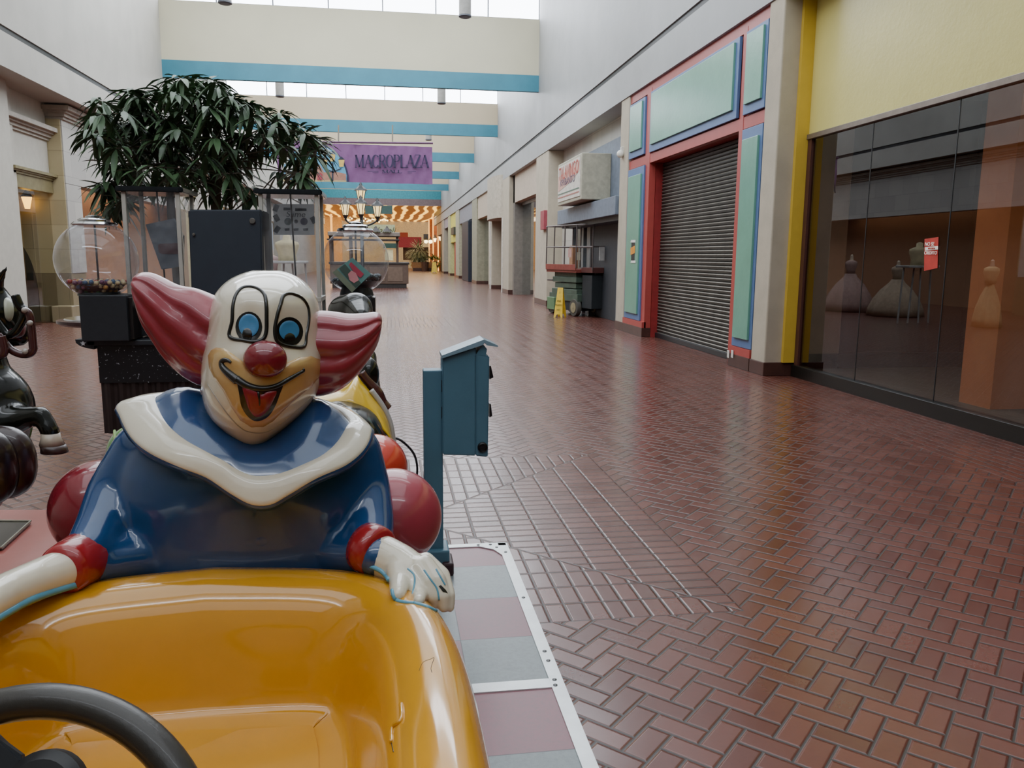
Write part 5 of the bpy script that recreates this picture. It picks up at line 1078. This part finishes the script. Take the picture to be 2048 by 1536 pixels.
# mouth
mo = [fc(*p) for p in [(862, 880), (872, 985), (888, 1070), (930, 1140), (985, 1178), (1040, 1172), (1095, 1135), (1140, 1060), (1170, 980), (1190, 915), (1120, 938), (1040, 942), (950, 930)]]
mp = patch('mouth_opening', mo, t2, CK, mz, .0012, 0, 5, 3, True); t3 = bvh(head, mz, mp)
tg = patch('tongue', [fc(*p) for p in [(895, 925), (915, 1010), (945, 1095), (990, 1145), (1035, 1140), (1085, 1095), (1125, 1020), (1145, 960), (1080, 962), (1035, 985), (1000, 960), (940, 930)]], t3, TNG, mz, .0015, .005, 12, 3, True); t4 = bvh(head, mz, mp, tg)
stroke('tongue_groove', [fc(*p) for p in [(1010, 965), (1018, 1010), (1022, 1065)]], t4, CK, mz, (.0035, .0012))
stroke('smile_line', [fc(*p) for p in [(812, 752), (790, 735), (762, 732), (745, 750), (755, 785), (800, 832), (860, 882)]], t2, CK, mz, (.003, .0105), 6)
stroke('smile_line', [fc(*p) for p in [(855, 872), (930, 918), (1010, 940), (1080, 938), (1150, 918), (1240, 868), (1310, 828), (1342, 810), (1338, 796)]], t2, CK, mz, (.0095, .003), 6)
# chin crease
stroke('jaw_line', [fc(*p) for p in [(640, 905), (700, 1000), (790, 1130), (880, 1225), (950, 1258), (1050, 1262), (1150, 1215), (1280, 1110), (1400, 1000)]], th_, gloss('jaw_grey', '9c9488', .3, .3), head, .0016)
# ---- hair wings
def wing(name, top, bot, Yroot, Ytip, thick, ridges, seed):
    T = resample(catmull([(*fc(*p), 0) for p in top], 5), 26); Bt = resample(catmull([(*fc(*p), 0) for p in bot], 5), 26); rings = []; n = 64
    for i, (a, b) in enumerate(zip(T, Bt)):
        u = i/25; Y = Yroot+(Ytip-Yroot)*u; A, Bp = at(a.x, a.y, Y), at(b.x, b.y, Y); c = (A+Bp)/2; hv = (A-Bp)/2; d_ = thick*(1-.25*u)*sqrt(max(1-u**5, .02)) ; ring = []
        for k in range(n):
            t = 2*pi*k/n; s_ = sin(t); w_ = 1+.26*abs(sin((t+.25*sin(3*u+seed))*ridges+seed*.7+1.2*u))*(abs(s_)**.5)*(1-.3*u)  - .12
            ring.append(c+hv*cos(t)+Vector((0, -d_*s_*w_, 0)))
        rings.append(ring)
    bm = bmesh.new(); loft(bm, rings); return OB(name, bm, CR, fig, smooth=True)
wing('hair_tuft', [(760, 285), (700, 262), (560, 208), (430, 183), (330, 135), (250, 98), (180, 88), (125, 102), (108, 135), (106, 170)], [(700, 900), (630, 922), (560, 905), (450, 840), (330, 720), (250, 600), (180, 490), (135, 360), (112, 230), (106, 172)], 2.06, 2.02, .085, 4.5, 0)
wing('hair_tuft', [(1410, 375), (1480, 370), (1560, 376), (1680, 392), (1800, 386), (1860, 380), (1900, 392), (1918, 430), (1918, 455)], [(1360, 990), (1405, 1000), (1500, 988), (1600, 955), (1700, 880), (1800, 760), (1870, 650), (1905, 550), (1917, 460)], 2.06, 2.10, .085, 4.5, 2)
# ---- cuffs and gloves
def ringtube(name, pts, mt, parent):
    bm = bmesh.new(); rings = []; P_ = [at(x, y, Y) for x, y, Y, r in pts]; R_ = [r/FL*Y for x, y, Y, r in pts]; tube(bm, P_, R_, 28); return OB(name, bm, mt, parent, smooth=True)
ringtube('cuff', [(176, 1112, 1.93, 49), (170, 1117, 1.91, 55), (146, 1130, 1.87, 53), (128, 1139, 1.83, 50), (122, 1142, 1.82, 43)], CUF, fig)
ringtube('cuff', [(728, 1092, 1.92, 44), (732, 1094, 1.915, 52), (742, 1098, 1.90, 53), (754, 1103, 1.88, 51), (758, 1105, 1.875, 43)], CUF, fig)
def glv_l(bm):
    pts = [(140, 1134, 1.85, 42), (80, 1158, 1.80, 40), (10, 1188, 1.72, 40), (-60, 1228, 1.62, 42), (-120, 1275, 1.52, 44)]
    for (x0, y0, Y0, r0), (x1, y1, Y1, r1) in zip(pts, pts[1:]): cap(bm, at(x0, y0, Y0), at(x1, y1, Y1), r0/FL*Y0, r1/FL*Y1, 20)
    for k in range(4):
        a = at(-120-k*12, 1262+k*22, 1.52-.02*k); b = a+Vector((-.03, -.07, -.02)); c_ = b+Vector((0.03, -.04, -.05)); cap(bm, a, b, .022, .02, 14); cap(bm, b, c_, .02, .016, 14)
    cap(bm, at(-80, 1285, 1.55), at(-80, 1285, 1.55)+Vector((.05, -.08, -.02)), .022, .017, 14)
gl = organic('glove', glv_l, .0075, CW, fig, 3)
def on_tub(x, y, Y, r):
    d = ray(x, y); h = tt.ray_cast(CAM, d)[0]; p = at(x, y, Y)
    if h is not None and (h-CAM).length < (p-CAM).length+r*.6: p = h-d.normalized()*r*.6
    return p
def glv_r(bm):
    Yw = 1.88
    pts = [(740, 1104, 1.9, 42), (768, 1114, Yw, 44), (798, 1130, 1.85, 44), (822, 1148, 1.82, 44)]; cap(bm, on_tub(800, 1150, 1.83, .034), on_tub(835, 1172, 1.80, .028), 32/FL*1.83, 26/FL*1.8, 18)
    for (x0, y0, Y0, r0), (x1, y1, Y1, r1) in zip(pts, pts[1:]): cap(bm, at(x0, y0, Y0), at(x1, y1, Y1), r0/FL*Y0, r1/FL*Y1, 20)
    cap(bm, at(836, 1140, 1.83), at(850, 1158, 1.8), 28/FL*1.83, 26/FL*1.8, 18)
    for ch in ([(796, 1140, 1.81, 26), (800, 1162, 1.785, 24), (796, 1182, 1.775, 18), (796, 1189, 1.78, 14)],            # thumb side
               [(818, 1140, 1.80, 20), (832, 1168, 1.775, 20), (838, 1190, 1.765, 17), (838, 1201, 1.77, 12)],
               [(836, 1132, 1.80, 19), (856, 1162, 1.775, 20), (866, 1192, 1.76, 17), (868, 1207, 1.76, 12)],
               [(850, 1126, 1.81, 18), (874, 1158, 1.78, 18), (886, 1192, 1.76, 16), (888, 1214, 1.755, 12)],
               [(852, 1120, 1.84, 17), (884, 1150, 1.81, 17), (899, 1190, 1.77, 13), (900, 1215, 1.76, 10)]):
        for (x0, y0, Y0, r0), (x1, y1, Y1, r1) in zip(ch, ch[1:]): cap(bm, on_tub(x0, y0, Y0, r0/FL*Y0), on_tub(x1, y1, Y1, r1/FL*Y1), r0/FL*Y0, r1/FL*Y1, 16)
gr_ = organic('glove', glv_r, .0045, CW, fig, 3)
tg_ = bvh(gr_)
for s_ in ([(815, 1137), (828, 1150), (829, 1168), (824, 1190)], [(848, 1140), (862, 1160), (874, 1178), (878, 1200)], [(872, 1138), (880, 1152), (890, 1170)]): stroke('finger_line', s_, tg_, LBL, gr_, .0022, 6)
stroke('glove_edge', [(722, 1128), (745, 1134), (765, 1144), (778, 1160)], bvh(gr_, tub), LBL, gr_, .006, 6)
stroke('glove_edge', [(784, 1180), (790, 1198), (806, 1204), (828, 1206)], bvh(gr_, tub), LBL, gr_, .0045, 6); stroke('glove_edge', [(828, 1206), (850, 1212), (872, 1222), (895, 1230), (905, 1224)], bvh(gr_, tub), LBL, gr_, .0045, 6)
patch('paint_chip', [(877, 1172), (882, 1170), (892, 1180), (896, 1187), (886, 1184)], tg_, CK, gr_, .0012, 0, 5, 3, False)
stroke('glove_edge', [(155, 1168), (110, 1182), (60, 1200), (20, 1222), (-10, 1240)], bvh(gl, tub), LBL, gl, .009, 6)
# ================================================================== SECOND RIDE (behind, right): black horse with saddle
HB = gloss('gloss_black', '121416', .14, .8, .05); BRN = gloss('gloss_brown', '4a2422', .22, .6); ORG = gloss('gloss_orange_red', 'c8402c', .2, .6); YSB = gloss('gloss_yellow_cloth', 'd9b020', .25, .5)
h2 = empty('horse_kiddie_ride', (-.25, 3.6, 0), 'black horse ride with yellow cloth and orange red saddle, partly hidden behind the clown', 'kiddie ride')
HY = 3.5
def horse2(bm):
    pts = [(700, 612, 4.2, 30), (722, 600, 4.0, 30), (742, 618, 3.85, 17)]
    cap(bm, at(690, 625, 4.2), at(712, 618, 4.1), 34/FL*4.2, 33/FL*4.1, 22); cap(bm, at(712, 618, 4.1), at(722, 632, 3.95), 31/FL*4.1, 16/FL*4, 20)
    cap(bm, at(690, 625, 4.2), at(722, 730, 3.95), 34/FL*4.2, 30/FL*3.95, 22); cap(bm, at(722, 720, 3.95), at(690, 850, 3.7), 32/FL*3.95, 85/FL*3.7, 24)
    cap(bm, at(690, 850, 3.7), at(680, 900, 3.2), 92/FL*3.7, 90/FL*3.2, 28)
organic('horse_body', horse2, .012, HB, h2, 4)
def loopband(name, arc, mt, Y, r, par): return OB(name, one(tube, catmull([at(x, y, Y) for x, y in arc], 6), r, 12), mt, par, smooth=True)
rings = []
def sheet(name, top, bot, mt, Y0, Y1, th, par):
    T = resample(catmull([(x, y, 0) for x, y in top], 5), 24); Bt = resample(catmull([(x, y, 0) for x, y in bot], 5), 24); rings = []
    for i, (a, b) in enumerate(zip(T, Bt)):
        A, Bp = at(a.x, a.y, Y0), at(b.x, b.y, Y1); c = (A+Bp)/2; hv = (A-Bp)/2; rings.append([c+hv*cos(t)+Vector((0, -th*sin(t), th*.3*abs(sin(t)))) for t in [2*pi*k/20 for k in range(20)]])
    bm = bmesh.new(); loft(bm, rings); return OB(name, bm, mt, par, smooth=True)
sheet('saddle_cloth', [(560, 800), (600, 792), (640, 785), (680, 778), (700, 770), (712, 750), (722, 762), (745, 790), (768, 820), (780, 850), (786, 885)], [(570, 850), (610, 830), (650, 815), (690, 815), (715, 822), (735, 838), (750, 850), (765, 862), (775, 872), (781, 880), (785, 890)], YSB, 3.45, 3.3, .05, h2)
sheet('saddle_seat', [(600, 830), (640, 818), (680, 822), (715, 838), (745, 862), (765, 890), (778, 915)], [(600, 900), (640, 900), (680, 920), (715, 930), (745, 940), (765, 938), (775, 925)], ORG, 3.3, 3.1, .07, h2)
loopband('saddle_roll', [(610, 818), (650, 815), (690, 822), (722, 834), (748, 855), (768, 885), (780, 905)], BRN, 3.22, .022, h2); loopband('saddle_roll', [(655, 823), (700, 836), (735, 852), (756, 872), (770, 900)], gloss('gloss_brown_red', '7a2c2a', .2, .6), 3.2, .012, h2)
loopband('bridle_strap', [(722, 745), (740, 768), (756, 785), (765, 805), (776, 818)], BRN, 3.5, .022, h2); loopband('rein', [(700, 745), (725, 770), (745, 775)], ORG, 3.6, .03, h2); loopband('white_strap', [(742, 780), (765, 812), (780, 845), (787, 885)], gloss('gloss_white_strap', 'b0b0ac', .3, .3), 3.42, .012, h2)
p_ = at(738, 748, 3.55); bm = bmesh.new(); ball(bm, p_, (.045, .06, .075), 24, 14); OB('black_pouch', bm, HB, h2, smooth=True)
p_ = at(748, 935, 2.95); bm = bmesh.new(); ball(bm, p_, (.125, .14, .125), 40, 24); OB('seat_bulge', bm, ORG, h2, smooth=True)
OB('ride_base', B(-.62, .04, 2.75, 4.0, PZ, .42, .05, 4), HB, h2)
g_ = empty('green_ball_ride', (-1.5, 4.2, .3), 'small green ball shaped ride part peeking out left of the clown shoulder', 'kiddie ride'); p_ = at(275, 905, 3.6); bm = bmesh.new(); ball(bm, p_, .125, 36, 22); gb_ = OB('green_ball', bm, gloss('gloss_green', '4f8a3a', .2, .6, .2, ns=9), g_, smooth=True); OB('green_rib', one(tube, [p_+Vector((-.08+.03*cos(t), -.10*cos(t)-.02, .12*sin(t))) for t in [(-1.2+2.4*k/12) for k in range(13)]], .006, 6), gloss('gloss_green_light', '8ab05a', .3, .4), gb_)
OB('stem_post', one(tube, [p_, (p_.x, p_.y, 0)], .04, 12), HB, g_, smooth=True)
# ================================================================== LEFT BLACK HORSE RIDE
h1 = empty('horse_kiddie_ride', (-1.6, 2.3, 0), 'black horse ride with raised foreleg and brown bridle at the left picture edge', 'kiddie ride')
LY = 2.55
def horse1(bm):
    def c2(a, b): cap(bm, at(a[0], a[1], a[2]), at(b[0], b[1], b[2]), a[3]/FL*a[2], b[3]/FL*b[2], 22)
    c2((-120, 960, LY, 110), (-55, 850, LY, 98)); c2((-55, 850, LY, 98), (-45, 820, LY, 95)); c2((-60, 800, LY, 80), (-75, 690, LY, 62)); c2((-75, 690, LY, 62), (-40, 610, LY, 52))
    c2((-40, 612, LY, 52), (-2, 628, LY, 38)); c2((-2, 628, LY, 38), (30, 665, LY, 24)); c2((30, 665, LY, 24), (36, 672, LY, 20)); c2((-20, 640, LY, 40), (5, 665, LY, 32))
    c2((-20, 600, LY, 20), (0, 555, LY-.02, 9)); c2((0, 556, LY-.02, 9), (12, 536, LY-.03, 4))
    c2((-30, 850, LY-.05, 60), (40, 838, LY-.08, 26)); c2((40, 838, LY-.08, 25), (80, 829, LY-.1, 16)); c2((80, 829, LY-.1, 17), (84, 832, LY-.1, 17)); c2((84, 832, LY-.1, 16), (100, 862, LY-.11, 17)); c2((100, 862, LY-.11, 16), (102, 872, LY-.11, 17))
    c2((-200, 960, LY, 115), (-120, 960, LY, 112)); c2((-320, 950, LY, 120), (-200, 960, LY, 115)); 
    for x in (-330, -180): c2((x, 980, LY, 60), (x-20, 1120, LY, 26)); 
hb = organic('horse_body', horse1, .011, HB, h1, 3)
tb_ = bvh(hb)
patch('eye_patch', [(8, 600), (16, 595), (24, 603), (28, 618), (26, 635), (19, 643), (11, 636), (8, 620)], tb_, gloss('gloss_bone', 'a8a894', .3, .4), hb, .002, .006, 8, 3)
loopband('bridle_strap', [(-10, 640), (12, 668), (30, 664), (45, 640), (50, 622), (40, 612), (30, 590)], HB, LY-.08, .012, h1)
patch('tongue', [(16, 662), (34, 652), (44, 645), (52, 655), (46, 672), (24, 676)], tb_, gloss('gloss_maroon', '6a2a32', .3, .4), hb, .006, .01, 8, 3)
loopband('rein', [(47, 620), (58, 628), (62, 650), (66, 690), (66, 700), (58, 708), (40, 708), (20, 698), (5, 680), (-4, 670)], BRN, LY-.1, .011, h1); loopband('rein', [(2, 672), (8, 695), (6, 708), (-4, 712)], BRN, LY-.12, .012, h1)
for x, y in ((60, 646), (50, 703), (49, 620)): bm = bmesh.new(); ball(bm, at(x, y, LY-.115), .008, 12, 8); OB('bridle_stud', bm, gloss('bone_stud', 'b0a8a0', .3, .4), h1, smooth=True)
bm = bmesh.new(); loft(bm, [[at(x+dx, y, LY-.11)+Vector((0, r_/FL*LY*.9*sin(t), 0)) for dx, t in [(r_*cos(2*pi*k/20), 2*pi*k/20) for k in range(20)]] for x, y, r_ in ((101, 866, 18), (102, 878, 20), (104, 889, 25))]); OB('white_fetlock', bm, gloss('gloss_bone2', 'b0a290', .3, .4), h1, smooth=True)
bm = bmesh.new(); loft(bm, [[at(x+dx, y+dx*.02, LY-.11)+Vector((0, r_/FL*LY*.9*sin(t), 0)) for dx, t in [(r_*cos(2*pi*k/20), 2*pi*k/20) for k in range(20)]] for x, y, r_ in ((105, 889, 25), (108, 897, 26), (109, 904, 27))]); OB('hoof', bm, gloss('gloss_hoof', '3a2622', .35, .3), h1, smooth=True)
for (x, y, rx_, rz_, dy_, mt_) in ((2, 925, 56, 64, .24, gloss('gloss_dark_brown', '2e1a18', .3, .4, .1)), (-35, 935, 55, 66, .29, gloss('gloss_dark_brown2', '241412', .3, .4, .1))):
    p_ = at(x, y, LY-dy_); bm = bmesh.new(); superell(bm, p_, (rx_/FL*LY, .05, rz_/FL*LY), e=.85); OB('saddle_flap', bm, mt_, h1, smooth=True)
zb_ = .47; P4 = [fl(-420, 1017, zb_), fl(196, 1018, zb_), fl(206, 1034, zb_), fl(60, 1128, zb_), fl(-40, 1190, zb_), fl(-500, 1400, zb_)]
bm = bmesh.new(); prism(bm, [p-Vector((0, 0, .30)) for p in P4], (0, 0, .30)); bmesh.ops.bevel(bm, geom=bm.edges[:], offset=.015, segments=3, affect='EDGES'); OB('ride_base', bm, M('base_red', '8e4a42', .3, 0, .4, .1, ns=5), h1)
bm = bmesh.new(); box(bm, P4[0].x+.25, P4[3].x-.1, P4[3].y+.05, P4[0].y-.3, 0, .2); OB('base_plinth', bm, DARK, h1)
bm = bmesh.new(); q = [fl(-40, 1046, zb_+.004), fl(62, 1047, zb_+.004), fl(4, 1100, zb_+.004), fl(-90, 1110, zb_+.004)]; prism(bm, q, (0, 0, .01)); OB('foot_plate', bm, M('plate_black', '26241e', .2, .2, .4), h1)
OB('plate_rim', one(tube, [p+Vector((0, 0, .012)) for p in q], .005, 6), M('rim_chrome', 'b8b4a4', .25, .8), h1)
# ================================================================== LIGHT
def area(name, loc, sx, sy, pw, col, rot=(0, 0, 0)):
    l = bpy.data.lights.new(name, 'AREA'); l.shape = 'RECTANGLE'; l.size = sx; l.size_y = sy; l.energy = pw; l.color = col; o = bpy.data.objects.new(name, l); C.objects.link(o); o.location = loc; o.rotation_euler = rot; return o
for k, y in enumerate((-9.5, 1.8, 12.8, 24, 35, 46.2, 57.4, 68.5, 79)):
    area('skylight', ((XL+XR)/2, y, 11.1), 11.5, 7.0, [250, 450, 1100, 1500, 1400, 1300, 1200, 1100, 1000][k], (.86, .93, 1.0))
area('court_light', (0, 100, 6.3), 14, 12, 1300, (1, .80, .55)); area('store_light', (-8.7, 30, 3.9), .8, 8, 60, (1, .75, .5), (0, 0, 0)); area('left_bay_light', (-9.1, 22.4, 4.6), .6, 1.5, 25, (1, .85, .6))
area('shop_light', (7.3, 6.5, 3.9), 1.5, 6, 14, (1, .8, .6)); area('right_store_light', (7.2, 40, 3.6), 1.5, 14, 120, (1, .8, .55))
w = bpy.data.worlds.new('world'); bpy.context.scene.world = w; w.use_nodes = True; bg = w.node_tree.nodes['Background']; bg.inputs[0].default_value = (.75, .85, 1, 1); bg.inputs[1].default_value = .6
sc = bpy.context.scene; sc.view_settings.view_transform = 'AgX'; sc.view_settings.exposure = .15; sc.view_settings.look = 'None'
cy = sc.cycles; cy.max_bounces = 7; cy.diffuse_bounces = 4; cy.glossy_bounces = 4; cy.transmission_bounces = 4; cy.transparent_max_bounces = 16; cy.caustics_reflective = False; cy.caustics_refractive = False; cy.sample_clamp_indirect = 4; cy.sample_clamp_direct = 0; cy.use_adaptive_sampling = True; cy.adaptive_threshold = .03
